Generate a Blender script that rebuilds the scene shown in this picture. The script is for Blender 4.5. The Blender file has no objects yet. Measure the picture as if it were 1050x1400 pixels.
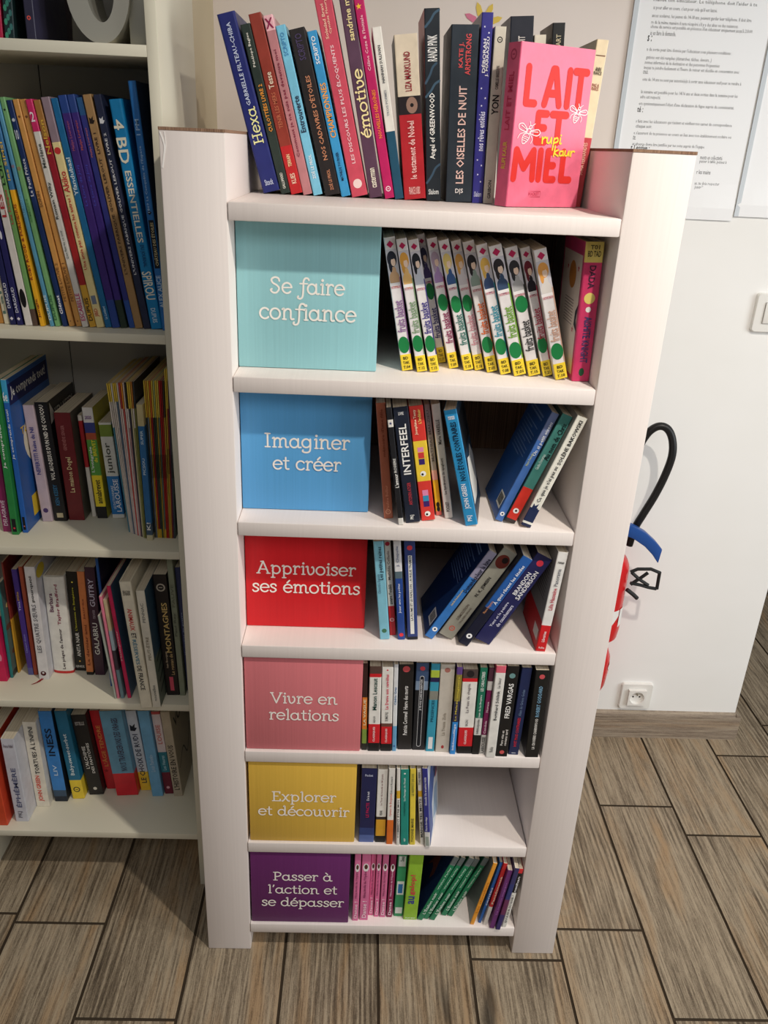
import bpy, bmesh, math, random
from mathutils import Vector, Matrix, Euler
S = bpy.context.scene
C = S.collection
PI = math.pi
R = math.radians

# ------------------------------------------------------------------ camera, light, exposure
cam = bpy.data.objects.new('camera', bpy.data.cameras.new('camera')); C.objects.link(cam)
cam.location = (-0.0826, -1.2265, 1.5674)
cam.rotation_euler = (R(66.049), R(-2.463), R(-0.924))
cam.data.sensor_fit = 'VERTICAL'; cam.data.sensor_height = 24.0
cam.data.lens = 24.0 * 1129.1 / 1400.0
cam.data.clip_start = 0.02
S.camera = cam
S.view_settings.view_transform = 'Standard'; S.view_settings.look = 'None'
S.view_settings.gamma = 1.0; S.view_settings.use_curve_mapping = False
S.view_settings.exposure = -0.08
wd = bpy.data.worlds.new('room_light'); S.world = wd; wd.use_nodes = True
wn = wd.node_tree
bg = wn.nodes['Background']; bg.inputs['Color'].default_value = (0.93, 0.96, 1.0, 1); bg.inputs['Strength'].default_value = 0.085
def spot(name, loc, power, color, size=R(150), rad=0.03, blend=0.6, aim=(0, 0.1, 0.3)):
    l = bpy.data.lights.new(name, 'SPOT'); l.energy = power; l.color = color; l.spot_size = size; l.spot_blend = blend; l.shadow_soft_size = rad
    o = bpy.data.objects.new(name, l); C.objects.link(o); o.location = loc
    o.rotation_euler = (Vector(aim) - Vector(loc)).to_track_quat('-Z', 'Y').to_euler(); return o
spot('ceiling_spot', (0.60, -0.88, 2.60), 104, (1.0, 0.91, 0.80), size=R(136), blend=1.0, aim=(0.5, -0.35, 0))
spot('ceiling_spot', (1.78, -0.88, 2.60), 40, (1.0, 0.95, 0.88), size=R(150), blend=1.0, aim=(1.3, 0.2, 0))
cl = bpy.data.lights.new('ceiling_bounce_fill', 'AREA'); cl.shape = 'RECTANGLE'; cl.size = 3.2; cl.size_y = 1.6; cl.energy = 36; cl.color = (1.0, 0.96, 0.93)  # added soft fill standing in for ceiling bounce, not a fixture
co = bpy.data.objects.new('ceiling_bounce_fill', cl); C.objects.link(co); co.location = (0.5, -2.5, 2.68)
wl = bpy.data.lights.new('window_daylight', 'AREA'); wl.shape = 'RECTANGLE'; wl.size = 1.6; wl.size_y = 1.8; wl.energy = 58; wl.color = (0.93, 0.97, 1.0)
wo = bpy.data.objects.new('window_daylight', wl); C.objects.link(wo); wo.location = (3.4, -1.3, 1.6)
wo.rotation_euler = (Vector((0.7, 0.6, 0.7)) - Vector(wo.location)).to_track_quat('-Z', 'Y').to_euler()

# ------------------------------------------------------------------ materials
def lin(c):
    return tuple((v / 12.92 if v <= 0.04045 else ((v + 0.055) / 1.055) ** 2.4) for v in [x / 255.0 for x in c]) + (1.0,)
MC = {}
def mat(c, rough=0.42, spec=0.35, metal=0.0, key=''):
    k = (tuple(c), rough, spec, metal, key)
    if k in MC: return MC[k]
    m = bpy.data.materials.new('paint_%d_%d_%d' % tuple(c)); m.use_nodes = True
    p = m.node_tree.nodes['Principled BSDF']
    p.inputs['Base Color'].default_value = lin(c); p.inputs['Roughness'].default_value = rough
    p.inputs['Specular IOR Level'].default_value = spec; p.inputs['Metallic'].default_value = metal
    MC[k] = m; return m
def nodes(m): return m.node_tree.nodes, m.node_tree.links
def ink(c): return mat(c, 0.5, 0.25, 0, 'ink')
def cover(c):                                     # printed card: faint mottling and scuffs
    k = ('cover',) + tuple(c)
    if k in MC: return MC[k]
    m = mat(c, 0.38, 0.4, 0, 'cover'); n, l = nodes(m); p = n['Principled BSDF']
    tc = n.new('ShaderNodeTexCoord'); nz = n.new('ShaderNodeTexNoise'); nz.inputs['Scale'].default_value = 42; nz.inputs['Detail'].default_value = 5
    l.new(tc.outputs['Object'], nz.inputs['Vector'])
    mr = n.new('ShaderNodeMapRange'); mr.inputs['From Min'].default_value = 0.3; mr.inputs['From Max'].default_value = 0.7
    mr.inputs['To Min'].default_value = 0.88; mr.inputs['To Max'].default_value = 1.08
    l.new(nz.outputs['Fac'], mr.inputs['Value'])
    mx = n.new('ShaderNodeMix'); mx.data_type = 'RGBA'; mx.blend_type = 'MULTIPLY'; mx.inputs['Factor'].default_value = 1.0
    mx.inputs['A'].default_value = lin(c); l.new(mr.outputs['Result'], mx.inputs['B']); l.new(mx.outputs['Result'], p.inputs['Base Color'])
    mr2 = n.new('ShaderNodeMapRange'); mr2.inputs['To Min'].default_value = 0.28; mr2.inputs['To Max'].default_value = 0.5
    l.new(nz.outputs['Fac'], mr2.inputs['Value']); l.new(mr2.outputs['Result'], p.inputs['Roughness'])
    MC[k] = m; return m
def striped(name, c1, c2, scale, axis, rough=0.8, bump=0.0):   # fine lines across one axis: page edges, corrugated board
    m = bpy.data.materials.new(name); m.use_nodes = True; n, l = nodes(m); p = n['Principled BSDF']
    p.inputs['Roughness'].default_value = rough; p.inputs['Specular IOR Level'].default_value = 0.25
    tc = n.new('ShaderNodeTexCoord'); mp = n.new('ShaderNodeMapping'); sc = [3, 3, 3]; sc[axis] = scale
    mp.inputs['Scale'].default_value = sc; l.new(tc.outputs['Object'], mp.inputs['Vector'])
    nz = n.new('ShaderNodeTexNoise'); nz.inputs['Scale'].default_value = 1.0; nz.inputs['Detail'].default_value = 3; l.new(mp.outputs['Vector'], nz.inputs['Vector'])
    cr = n.new('ShaderNodeValToRGB'); cr.color_ramp.elements[0].position = 0.35; cr.color_ramp.elements[0].color = lin(c1)
    cr.color_ramp.elements[1].position = 0.65; cr.color_ramp.elements[1].color = lin(c2)
    l.new(nz.outputs['Fac'], cr.inputs['Fac']); l.new(cr.outputs['Color'], p.inputs['Base Color'])
    if bump:
        b = n.new('ShaderNodeBump'); b.inputs['Strength'].default_value = bump; b.inputs['Distance'].default_value = 0.002
        l.new(nz.outputs['Fac'], b.inputs['Height']); l.new(b.outputs['Normal'], p.inputs['Normal'])
    return m
PAGES = striped('page_edges', (196, 184, 160), (232, 222, 202), 1400, 0, 0.9)
BOARD = striped('white_corrugated_board', (233, 224, 219), (236, 227, 222), 260, 0, 0.5, 0.05)
BOARDIN = striped('white_board_inside', (232, 226, 216), (236, 229, 220), 260, 1, 0.5, 0.03)
CUT_SHADE = striped('raw_edge_and_shaded_back', (112, 84, 66), (166, 134, 110), 900, 0, 0.9)
LAM = striped('white_laminate', (224, 219, 198), (229, 224, 204), 6, 2, 0.4)
WALL = striped('white_wall_paint', (243, 243, 240), (246, 246, 244), 5, 2, 0.7, 0.05)
WALLP = striped('pale_pink_wall_paint', (240, 229, 220), (243, 233, 226), 5, 2, 0.7, 0.05)
WALLB = striped('beige_wall_paint', (204, 190, 160), (210, 197, 168), 5, 2, 0.7, 0.05)

def wood(name, dark, mid, light, grain=1.0, along=1):
    m = bpy.data.materials.new(name); m.use_nodes = True; n, l = nodes(m); p = n['Principled BSDF']
    p.inputs['Roughness'].default_value = 0.52; p.inputs['Specular IOR Level'].default_value = 0.35
    tc = n.new('ShaderNodeTexCoord'); at = n.new('ShaderNodeAttribute'); at.attribute_name = 'plank'
    off = n.new('ShaderNodeVectorMath'); off.operation = 'MULTIPLY_ADD'; off.inputs[1].default_value = (7.3, 5.1, 3.7)
    l.new(at.outputs['Color'], off.inputs[0]); l.new(tc.outputs['Object'], off.inputs[2])
    def noise(sx, sy, scale, detail, dist=0.0, rough=0.6):
        mp = n.new('ShaderNodeMapping'); v = [sx, sy, 1.0] if along == 1 else [sy, 1.0, sx]
        mp.inputs['Scale'].default_value = v; l.new(off.outputs['Vector'], mp.inputs['Vector'])
        z = n.new('ShaderNodeTexNoise'); z.inputs['Scale'].default_value = scale; z.inputs['Detail'].default_value = detail
        z.inputs['Distortion'].default_value = dist; z.inputs['Roughness'].default_value = rough; l.new(mp.outputs['Vector'], z.inputs['Vector']); return z
    def mad(x, k, y=None, kk=0.0):
        q = n.new('ShaderNodeMath'); q.operation = 'MULTIPLY_ADD'; l.new(x, q.inputs[0]); q.inputs[1].default_value = k
        if y is None: q.inputs[2].default_value = kk
        else: l.new(y, q.inputs[2])
        return q.outputs[0]
    def step(x, a, b):
        q = n.new('ShaderNodeMapRange'); q.inputs['From Min'].default_value = a; q.inputs['From Max'].default_value = b; q.clamp = True; l.new(x, q.inputs['Value']); return q.outputs['Result']
    def mixc(f, A, B):
        q = n.new('ShaderNodeMix'); q.data_type = 'RGBA'; l.new(f, q.inputs['Factor'])
        for nm, v in (('A', A), ('B', B)):
            if isinstance(v, tuple): q.inputs[nm].default_value = lin(v)
            else: l.new(v, q.inputs[nm])
        return q.outputs['Result']
    mw = n.new('ShaderNodeMapping'); mw.inputs['Scale'].default_value = [1.0, 0.10, 1.0] if along == 1 else [0.10, 1.0, 1.0]
    l.new(off.outputs['Vector'], mw.inputs['Vector'])
    wv = n.new('ShaderNodeTexWave'); wv.wave_type = 'BANDS'; wv.bands_direction = 'X' if along == 1 else 'Z'; wv.inputs['Scale'].default_value = 26 * grain
    wv.inputs['Distortion'].default_value = 9.0; wv.inputs['Detail'].default_value = 3.0; wv.inputs['Detail Scale'].default_value = 0.55; wv.inputs['Detail Roughness'].default_value = 0.6
    l.new(mw.outputs['Vector'], wv.inputs['Vector'])
    broad = noise(9, 1.6, 1.3 * grain, 4, 0.9); streak = noise(95, 3.2, 2.0 * grain, 6, 0.2, 0.7); fine = noise(330, 40, 2.0, 3); speck = noise(120, 120, 4.0, 2); knot = noise(13, 2.1, 1.0, 2, 0.6); zone = noise(5, 2.2, 1.0, 1)
    lines = mad(step(zone.outputs['Fac'], 0.42, 0.62), 1.0)                      # ridged grain only in some stretches
    rl = n.new('ShaderNodeMath'); rl.operation = 'MULTIPLY'; l.new(lines, rl.inputs[0]); l.new(wv.outputs['Fac'], rl.inputs[1])
    t_ = mad(streak.outputs['Fac'], 1.25, None, -0.30); t_ = mad(rl.outputs[0], -0.17, t_); t_ = mad(fine.outputs['Fac'], 0.34, t_); t_ = mad(speck.outputs['Fac'], 0.30, t_); t_ = mad(broad.outputs['Fac'], 0.40, t_)
    s = mad(at.outputs['Fac'], 0.10, t_)
    cr = n.new('ShaderNodeValToRGB'); e = cr.color_ramp.elements
    e[0].position = 0.42; e[0].color = lin(dark); e[1].position = 1.02; e[1].color = lin(light); q = e.new(0.70); q.color = lin(mid)
    l.new(s, cr.inputs['Fac'])
    warm = mixc(step(broad.outputs['Fac'], 0.50, 0.66), (255, 255, 255), (250, 232, 212))
    mu = n.new('ShaderNodeMix'); mu.data_type = 'RGBA'; mu.blend_type = 'MULTIPLY'; mu.inputs['Factor'].default_value = 1.0
    l.new(cr.outputs['Color'], mu.inputs['A']); l.new(warm, mu.inputs['B'])
    kf = n.new('ShaderNodeMath'); kf.operation = 'MULTIPLY'; kf.inputs[1].default_value = 0.75; l.new(step(knot.outputs['Fac'], 0.68, 0.76), kf.inputs[0])
    l.new(mixc(kf.outputs[0], mu.outputs['Result'], tuple(int(v * .85) for v in dark)), p.inputs['Base Color'])
    bp = n.new('ShaderNodeBump'); bp.inputs['Strength'].default_value = 0.45; bp.inputs['Distance'].default_value = 0.0015
    l.new(s, bp.inputs['Height']); l.new(bp.outputs['Normal'], p.inputs['Normal'])
    return m
FLOOR = wood('wood_look_tile', (42, 34, 27), (108, 95, 78), (168, 153, 130))
SKIRT = wood('wood_look_skirting', (70, 60, 52), (126, 112, 98), (166, 152, 134), 0.8, 0)
GROUT = mat((66, 56, 45), 0.9, 0.1)

# ------------------------------------------------------------------ helpers
def link(name, me, parent=None, mats=()):
    o = bpy.data.objects.new(name, me); C.objects.link(o)
    for m in mats: me.materials.append(m)
    if parent is not None: o.parent = parent
    return o
def thing(name, label, cat, loc=(0, 0, 0), rot=(0, 0, 0), group=None):
    o = bpy.data.objects.new(name, None); C.objects.link(o); o.empty_display_size = 0.05
    o.location = loc; o.rotation_euler = rot; o['label'] = label; o['category'] = cat
    if group: o['group'] = group
    return o
class MB:
    """collects vertices and faces, then links them as one mesh object"""
    def __init__(s): s.v = []; s.f = []; s.m = []; s.k = 0
    def add(s, vs, fs, mi=0):
        k = len(s.v); s.v += [tuple(p) for p in vs]
        for f in fs: s.f.append([k + i for i in f]); s.m.append(mi)
    def box(s, a, b, mi=0):
        x0, y0, z0 = a; x1, y1, z1 = b
        s.add([(x0, y0, z0), (x1, y0, z0), (x1, y1, z0), (x0, y1, z0), (x0, y0, z1), (x1, y0, z1), (x1, y1, z1), (x0, y1, z1)],
              [(0, 3, 2, 1), (4, 5, 6, 7), (0, 1, 5, 4), (1, 2, 6, 5), (2, 3, 7, 6), (3, 0, 4, 7)], mi)
    def tube(s, pts, r, n=10, mi=0, cap=True):
        pts = [Vector(p) for p in pts]; rr = r if isinstance(r, (list, tuple)) else [r] * len(pts)
        up = Vector((0.03, 1, 0.02)).normalized(); rings = []
        for i, p in enumerate(pts):
            t = (pts[min(i + 1, len(pts) - 1)] - pts[max(i - 1, 0)]).normalized()
            a = t.cross(up)
            if a.length < 1e-4: a = t.cross(Vector((1, 0, 0)))
            a.normalize(); bb = t.cross(a)
            rings.append([p + (a * math.cos(2 * PI * k / n) + bb * math.sin(2 * PI * k / n)) * rr[i] for k in range(n)])
        vs = [q for rg in rings for q in rg]; fs = []
        for i in range(len(pts) - 1):
            for k in range(n): fs.append((i * n + k, i * n + (k + 1) % n, (i + 1) * n + (k + 1) % n, (i + 1) * n + k))
        if cap: fs.append(tuple(range(n))[::-1]); fs.append(tuple((len(pts) - 1) * n + k for k in range(n)))
        s.add(vs, fs, mi)
    def lathe(s, prof, c=(0, 0, 0), n=32, mi=0):
        vs = []; fs = []
        for r, z in prof:
            for k in range(n): a = 2 * PI * k / n; vs.append((c[0] + r * math.cos(a), c[1] + r * math.sin(a), c[2] + z))
        for i in range(len(prof) - 1):
            for k in range(n): fs.append((i * n + k, i * n + (k + 1) % n, (i + 1) * n + (k + 1) % n, (i + 1) * n + k))
        fs.append(tuple(range(n))[::-1]); fs.append(tuple((len(prof) - 1) * n + k for k in range(n)))
        s.add(vs, fs, mi)
    def mesh(s, name):
        me = bpy.data.meshes.new(name); me.from_pydata(s.v, [], s.f); me.polygons.foreach_set('material_index', s.m); me.update(); return me
    def build(s, name, mats, parent=None, smooth=False, bevel=0.0, seg=2):
        me = s.mesh(name)
        if not isinstance(mats, (list, tuple)): mats = [mats]
        o = link(name, me, parent, mats)
        if smooth or bevel:
            bm = bmesh.new(); bm.from_mesh(me)
            if bevel:
                bmesh.ops.remove_doubles(bm, verts=bm.verts, dist=1e-6)
                bmesh.ops.bevel(bm, geom=list(bm.edges), offset=bevel, segments=seg, affect='EDGES', profile=0.5)
            bm.to_mesh(me); bm.free()
        if smooth:
            for p in me.polygons: p.use_smooth = True
            try: me.set_sharp_from_angle(angle=R(40))
            except Exception: pass
        return o
def struct(o): o['kind'] = 'structure'; return o
def ring2(cx, cy, rx, ry, n=20): return [(cx + rx * math.cos(2 * PI * k / n), cy + ry * math.sin(2 * PI * k / n)) for k in range(n)]

# a frame on a flat face: maps (u, v) to 3-D
class Face:
    def __init__(s, o, u, v): s.o = Vector(o); s.u = Vector(u); s.v = Vector(v); s.n = s.u.cross(s.v)
    def __call__(s, a, b, lift=0.0): return s.o + s.u * a + s.v * b + s.n * lift
    def poly(s, pts, lift): return [s(a, b, lift) for a, b in pts]
TC = {}
def glyphs(txt, bold=0.016):
    """outline of a line of printed text, scaled into a unit-height box; returns verts, faces, width, height"""
    key = (txt, bold)
    if key in TC: return TC[key]
    cu = bpy.data.curves.new('t', 'FONT'); cu.body = txt; cu.size = 1.0; cu.resolution_u = 2 if len(txt) < 14 else 1; cu.fill_mode = 'FRONT'; cu.offset = bold
    o = bpy.data.objects.new('t', cu); C.objects.link(o)
    me = bpy.data.meshes.new_from_object(o.evaluated_get(bpy.context.evaluated_depsgraph_get()))
    vs = [(v.co.x, v.co.y) for v in me.vertices]; fs = [tuple(p.vertices) for p in me.polygons]
    bpy.data.objects.remove(o); bpy.data.meshes.remove(me); bpy.data.curves.remove(cu)
    if not vs: vs = [(0, 0), (1, 0), (1, 1)]; fs = [(0, 1, 2)]
    x0 = min(a for a, _ in vs); x1 = max(a for a, _ in vs); y0 = min(b for _, b in vs); y1 = max(b for _, b in vs)
    h = max(1e-6, y1 - y0); w = max(1e-6, x1 - x0)
    TC[key] = ([((a - x0) / w, (b - y0) / h) for a, b in vs], fs); return TC[key]
def text_on(mb, face, txt, x, y, w, h, direction='h', lift=0.0003, mi=0, bold=0.016):
    """fits txt into the w x h rectangle whose lower left corner is (x, y); 'u' reads upwards, 'd' downwards"""
    vs, fs = glyphs(txt, bold)
    if direction == 'h': f = lambda a, b: (x + a * w, y + b * h)
    elif direction == 'u': f = lambda a, b: (x + w - b * w, y + a * h)
    else: f = lambda a, b: (x + b * w, y + h - a * h)
    mb.add([face(*f(a, b), lift) for a, b in vs], fs, mi)
def stroke(mb, face, pts, wd, lift=0.0003, closed=False, smooth=True, mi=0, n=7):
    """a pen stroke of width wd through the points, with round ends"""
    P = [Vector(p) for p in pts]
    if smooth and len(P) > 2:
        Q = []; m = len(P)
        for i in range(m if closed else m - 1):
            p0, p1, p2, p3 = (P[(i - 1) % m] if closed or i > 0 else P[0]), P[i], P[(i + 1) % m], (P[(i + 2) % m] if closed or i + 2 < m else P[-1])
            for k in range(n):
                t = k / n; Q.append(0.5 * ((2 * p1) + (p2 - p0) * t + (2 * p0 - 5 * p1 + 4 * p2 - p3) * t * t + (3 * p1 - p0 - 3 * p2 + p3) * t ** 3))
        Q.append(P[0] if closed else P[-1]); P = Q
    r = wd / 2; vs = []; fs = []; lift += mb.k * 9e-6; mb.k += 1
    for i, p in enumerate(P):
        t = P[min(i + 1, len(P) - 1)] - P[max(i - 1, 0)]
        if closed and i in (0, len(P) - 1): t = P[1] - P[-2]
        if t.length < 1e-9: t = Vector((1, 0))
        t = t.normalized(); q = Vector((-t.y, t.x)) * r; vs += [p + q, p - q]
    for i in range(len(P) - 1): fs.append((2 * i, 2 * i + 1, 2 * i + 3, 2 * i + 2))
    mb.add([face(a.x, a.y, lift) for a in vs], fs, mi)
    if not closed:
        for p in (P[0], P[-1]): mb.k += 1; lift += 9e-6; mb.add(face.poly(ring2(p.x, p.y, r, r, 10), lift), [tuple(range(10))], mi)

# ------------------------------------------------------------------ the room
def floor():
    mb = MB(); mb.box((-2.2, -2.4, -0.03), (3.2, 3.6, -0.003), 1)
    rnd = random.Random(5); cols = []; n0 = len(mb.f)
    known = {-4: 0.056, -3: -0.157, 2: 0.0615, 3: -0.1425, 4: 0.344, 5: 0.65}
    LEN = 0.584; W0 = 0.1965; g = 0.003
    for k in range(-11, 15):
        x0 = 0.3843 - 2 * W0 + W0 * k; x1 = x0 + W0; off = known.get(k, rnd.uniform(0, LEN))
        j = math.floor((-2.4 - off) / LEN)
        while off + j * LEN < 3.6:
            a, b = max(-2.4, off + j * LEN), min(3.6, off + (j + 1) * LEN); j += 1
            if b - a < 0.02: continue
            mb.add([(x0 + g, a + g, 0), (x1 - g, a + g, 0), (x1 - g, b - g, 0), (x0 + g, b - g, 0)], [(0, 1, 2, 3)], 0)
            cols.append((len(mb.f) - 1, (rnd.random(), rnd.random(), rnd.random(), 1)))
    o = mb.build('floor', [FLOOR, GROUT]); me = o.data
    at = me.attributes.new('plank', 'FLOAT_COLOR', 'CORNER')
    for fi, c in cols:
        for li in me.polygons[fi].loop_indices: at.data[li].color = c
    return struct(o)
floor()
YW = 0.735; XE = 1.046
mb = MB(); mb.box((-0.41, YW, 0), (0.449, YW + 0.16, 2.75)); struct(mb.build('wall_back', WALLP))
mb = MB(); mb.box((0.449, YW, 0), (XE, YW + 0.16, 2.75)); struct(mb.build('wall_right', WALL))
mb = MB(); mb.box((-2.2, 0.452, 0), (-0.41, YW + 0.16, 2.75)); struct(mb.build('wall_left', WALLB))
def skirting():
    mb = MB(); prof = [(0, 0), (0.014, 0), (0.014, 0.078), (0.011, 0.086), (0.006, 0.089), (0, 0.089)]
    def run(p, q, out, cap):
        p, q, out = Vector(p), Vector(q), Vector(out); vs = [p + out * a + Vector((0, 0, b)) for a, b in prof] + [q + out * a + Vector((0, 0, b)) for a, b in prof]; n = len(prof)
        fs = [(i, (i + 1) % n, n + (i + 1) % n, n + i) for i in range(n)] + [tuple(range(n))[::-1], tuple(range(n, 2 * n))]
        mb.add(vs, fs)
    run((-0.41, YW, 0), (XE + 0.0, YW, 0), (0, -1, 0), 1)
    run((XE, YW - 0.014, 0), (XE, YW + 0.16, 0), (1, 0, 0), 1)
    o = mb.build('baseboard_back', SKIRT)
    at = o.data.attributes.new('plank', 'FLOAT_COLOR', 'CORNER')
    for d in at.data: d.color = (0.4, 0.7, 0.2, 1)
    return struct(o)
skirting()

# ------------------------------------------------------------------ the white cardboard display unit
ZT = [1.4867, 1.2389, 0.9970, 0.7601, 0.5278, 0.3015, 0.0767]; TH = 0.0249; WI = 0.2776; SW = 0.0893; TOP = 1.5775; DEP = 0.41
unit = thing('display_shelf', 'tall white cardboard display shelf holding the six coloured boxes, on the wood-look floor', 'shelf', (0, 0, 0))
for sg in (-1, 1):
    mb = MB(); a, b = sorted((sg * WI, sg * (WI + SW)))
    mb.box((a, 0, 0), (b, DEP, TOP - 0.003)); o = mb.build('side_panel', BOARD, unit, True, 0.0022)
    mb = MB(); t = 0.0035
    mb.box((a, -0.0004, TOP - 0.004), (b, t, TOP)); mb.box((a, DEP - t, TOP - 0.004), (b, DEP, TOP))
    mb.box((a, t, TOP - 0.004), (a + t, DEP - t, TOP)); mb.box((b - t, t, TOP - 0.004), (b, DEP - t, TOP))
    mb.build('cut_edge', CUT_SHADE, o)
mb = MB()                                             # creased corner of the left upright
fc = Face((-WI - SW, -0.0004, 0), (1, 0, 0), (0, 0, 1))
stroke(mb, fc, [(0.003, 1.57), (0.0075, 1.555), (0.006, 1.54), (0.0035, 1.527)], 0.0022, 0.0002)
stroke(mb, fc, [(0.0085, 1.571), (0.0095, 1.556), (0.0075, 1.545)], 0.0014, 0.0002)
mb.build('crease', mat((250, 246, 242), 0.35), unit)
for i, z in enumerate(ZT):
    mb = MB(); mb.box((-WI + 0.0006, -0.0012, z - TH), (WI - 0.0012, DEP - 0.004, z)); mb.build('shelf', [BOARD], unit, True, 0.002)
mb = MB(); mb.box((-WI, DEP - 0.004, ZT[6] - TH), (WI, DEP, ZT[0])); mb.build('back_panel', CUT_SHADE, unit)  # back made brown to darken the compartments: their shade put into the colour

# ------------------------------------------------------------------ hand-drawn roman lettering for the coloured boxes
def arc(cx, cy, rx, ry, a0, a1, n=14): return [(cx + rx * math.cos(R(a0 + (a1 - a0) * i / n)), cy + ry * math.sin(R(a0 + (a1 - a0) * i / n))) for i in range(n + 1)]
STEM = lambda x, h, foot=True: [[(x - .13, h - .06), (x, h), (x, .5), (x, .0)]] + ([[(x - .12, .0), (x + .14, .0)]] if foot else [])
ACUTE = [[(.36, 1.22), (.56, 1.5)]]
LET = {
 'a': (.98, [arc(.40, .48, .33, .48, 20, 380), [(.73, .98), (.73, .2), (.80, .03), (.95, .05)]]),
 'c': (.78, [arc(.43, .5, .36, .5, 42, 318), [(.68, .80), (.66, .84)]]),
 'd': (1.0, [arc(.40, .48, .33, .48, 20, 380), [(.60, 1.46), (.73, 1.5), (.73, .2), (.80, .03), (.95, .05)]]),
 'e': (.84, [[(.08, .52), (.76, .56)], arc(.43, .5, .36, .5, 8, 318)]),
 'f': (.62, [[(.78, 1.34), (.70, 1.5), (.50, 1.5), (.38, 1.25), (.36, .9), (.34, .2), (.28, -.32), (.10, -.5), (-.08, -.40), (-.04, -.26)], [(.10, .98), (.68, .98)]]),
 'g': (.98, [arc(.40, .52, .33, .46, 20, 380), [(.73, .98), (.73, -.1), (.62, -.42), (.36, -.5), (.12, -.40), (.14, -.24)]]),
 'i': (.44, STEM(.24, 1.0) + [[(.24, 1.36), (.245, 1.38)]]),
 'l': (.46, STEM(.24, 1.5)),
 'm': (1.42, STEM(.22, 1.0) + [[(.22, .72), (.42, .98), (.64, .9), (.68, .6), (.68, 0)], [(.56, 0), (.82, 0)], [(.68, .72), (.88, .98), (1.1, .9), (1.14, .6), (1.14, .2), (1.2, .02), (1.36, .04)]]),
 'n': (1.0, STEM(.22, 1.0) + [[(.22, .72), (.44, .98), (.68, .9), (.72, .6), (.72, .2), (.78, .02), (.94, .04)]]),
 'o': (.88, [arc(.43, .5, .36, .5, 0, 360)]),
 'p': (.96, [[(.09, .94), (.22, 1.0), (.22, .2), (.22, -.5)], [(.08, -.5), (.38, -.5)], arc(.50, .48, .33, .48, -160, 160)]),
 'r': (.70, STEM(.22, 1.0) + [[(.22, .70), (.36, .94), (.56, .98), (.62, .86)]]),
 's': (.68, [[(.56, .78), (.50, .95), (.30, 1.0), (.13, .86), (.20, .62), (.46, .44), (.56, .24), (.40, .02), (.18, .02), (.08, .18)]]),
 't': (.60, [[(.26, 1.34), (.26, .3), (.34, .04), (.52, .04)], [(.06, .98), (.52, .98)]]),
 'u': (1.0, [[(.06, .95), (.2, 1.0), (.2, .4), (.28, .06), (.5, .02), (.72, .3)], [(.6, .96), (.72, 1.0), (.72, .2), (.78, .02), (.94, .04)]]),
 'v': (.86, [[(.04, .94), (.18, 1.0), (.20, .5), (.30, .08), (.46, .0), (.66, .22), (.72, .6), (.62, .96), (.54, .9)]]),
 'x': (.84, [[(.08, 1.0), (.2, .94), (.62, .06), (.78, .0)], [(.72, 1.0), (.6, .92), (.2, .08), (.06, .0)]]),
 'S': (.92, [[(.76, 1.16), (.68, 1.42), (.40, 1.5), (.16, 1.28), (.26, .96), (.58, .72), (.74, .4), (.54, .03), (.26, .02), (.10, .24), (.18, .36)]]),
 'I': (.62, [[(.3, 1.45), (.3, 0)], [(.1, 1.45), (.5, 1.45)], [(.1, 0), (.5, 0)]]),
 'A': (1.18, [[(.12, 0), (.56, 1.48)], [(.56, 1.48), (1.0, 0)], [(.28, .5), (.86, .5)], [(.0, 0), (.28, 0)], [(.86, 0), (1.14, 0)], [(.36, 1.46), (.56, 1.48)]]),
 'V': (1.1, [[(.1, 1.46), (.54, 0)], [(.54, 0), (.98, 1.46)], [(.0, 1.46), (.26, 1.46)], [(.86, 1.46), (1.1, 1.46)]]),
 'E': (.96, [[(.24, 1.45), (.24, 0)], [(.08, 1.45), (.8, 1.45)], [(.8, 1.45), (.8, 1.2)], [(.24, .76), (.62, .76)], [(.08, 0), (.84, 0)], [(.84, 0), (.84, .26)]]),
 'P': (.98, [[(.26, 1.45), (.26, 0)], [(.08, 0), (.48, 0)], [(.08, 1.45), (.26, 1.45)], [(.26, 1.45), (.6, 1.44), (.84, 1.2), (.78, .86), (.5, .68), (.26, .7)]]),
 'H': (1.2, [[(.26, 1.45), (.26, 0)], [(.94, 1.45), (.94, 0)], [(.26, .76), (.94, .76)], [(.08, 1.45), (.44, 1.45)], [(.08, 0), (.44, 0)], [(.76, 1.45), (1.12, 1.45)], [(.76, 0), (1.12, 0)]]),
 "'": (.34, [[(.2, 1.5), (.12, 1.18)]]), ' ': (.5, []),
}
LET['é'] = (LET['e'][0], LET['e'][1] + ACUTE); LET['à'] = (LET['a'][0], LET['a'][1] + [[(.28, 1.5), (.48, 1.22)]])
def roman(mb, face, txt, x0, x1, base, tall=None):
    adv = sum(LET[c][0] for c in txt); s = (x1 - x0) / adv; sy = tall or s * 0.78; x = x0
    sf = Face(face.o, face.u, face.v)
    for c in txt:
        for st in LET[c][1]:
            closed = len(st) > 8 and (Vector(st[0]) - Vector(st[-1])).length < 0.02
            pts = [(x + a * s, base + b * sy) for a, b in (st[:-1] if closed else st)]
            w = 0.14 * s * (0.8 if len(st) == 2 and abs(st[0][1] - st[1][1]) < 0.05 and len(st) < 3 else 1.0)
            if len(st) == 2 and (Vector(st[0]) - Vector(st[1])).length < 0.03: w = 0.21 * s
            stroke(mb, sf, pts, w, 0.0004, closed, len(st) > 2, 0, 5)
        x += LET[c][0] * s
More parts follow.
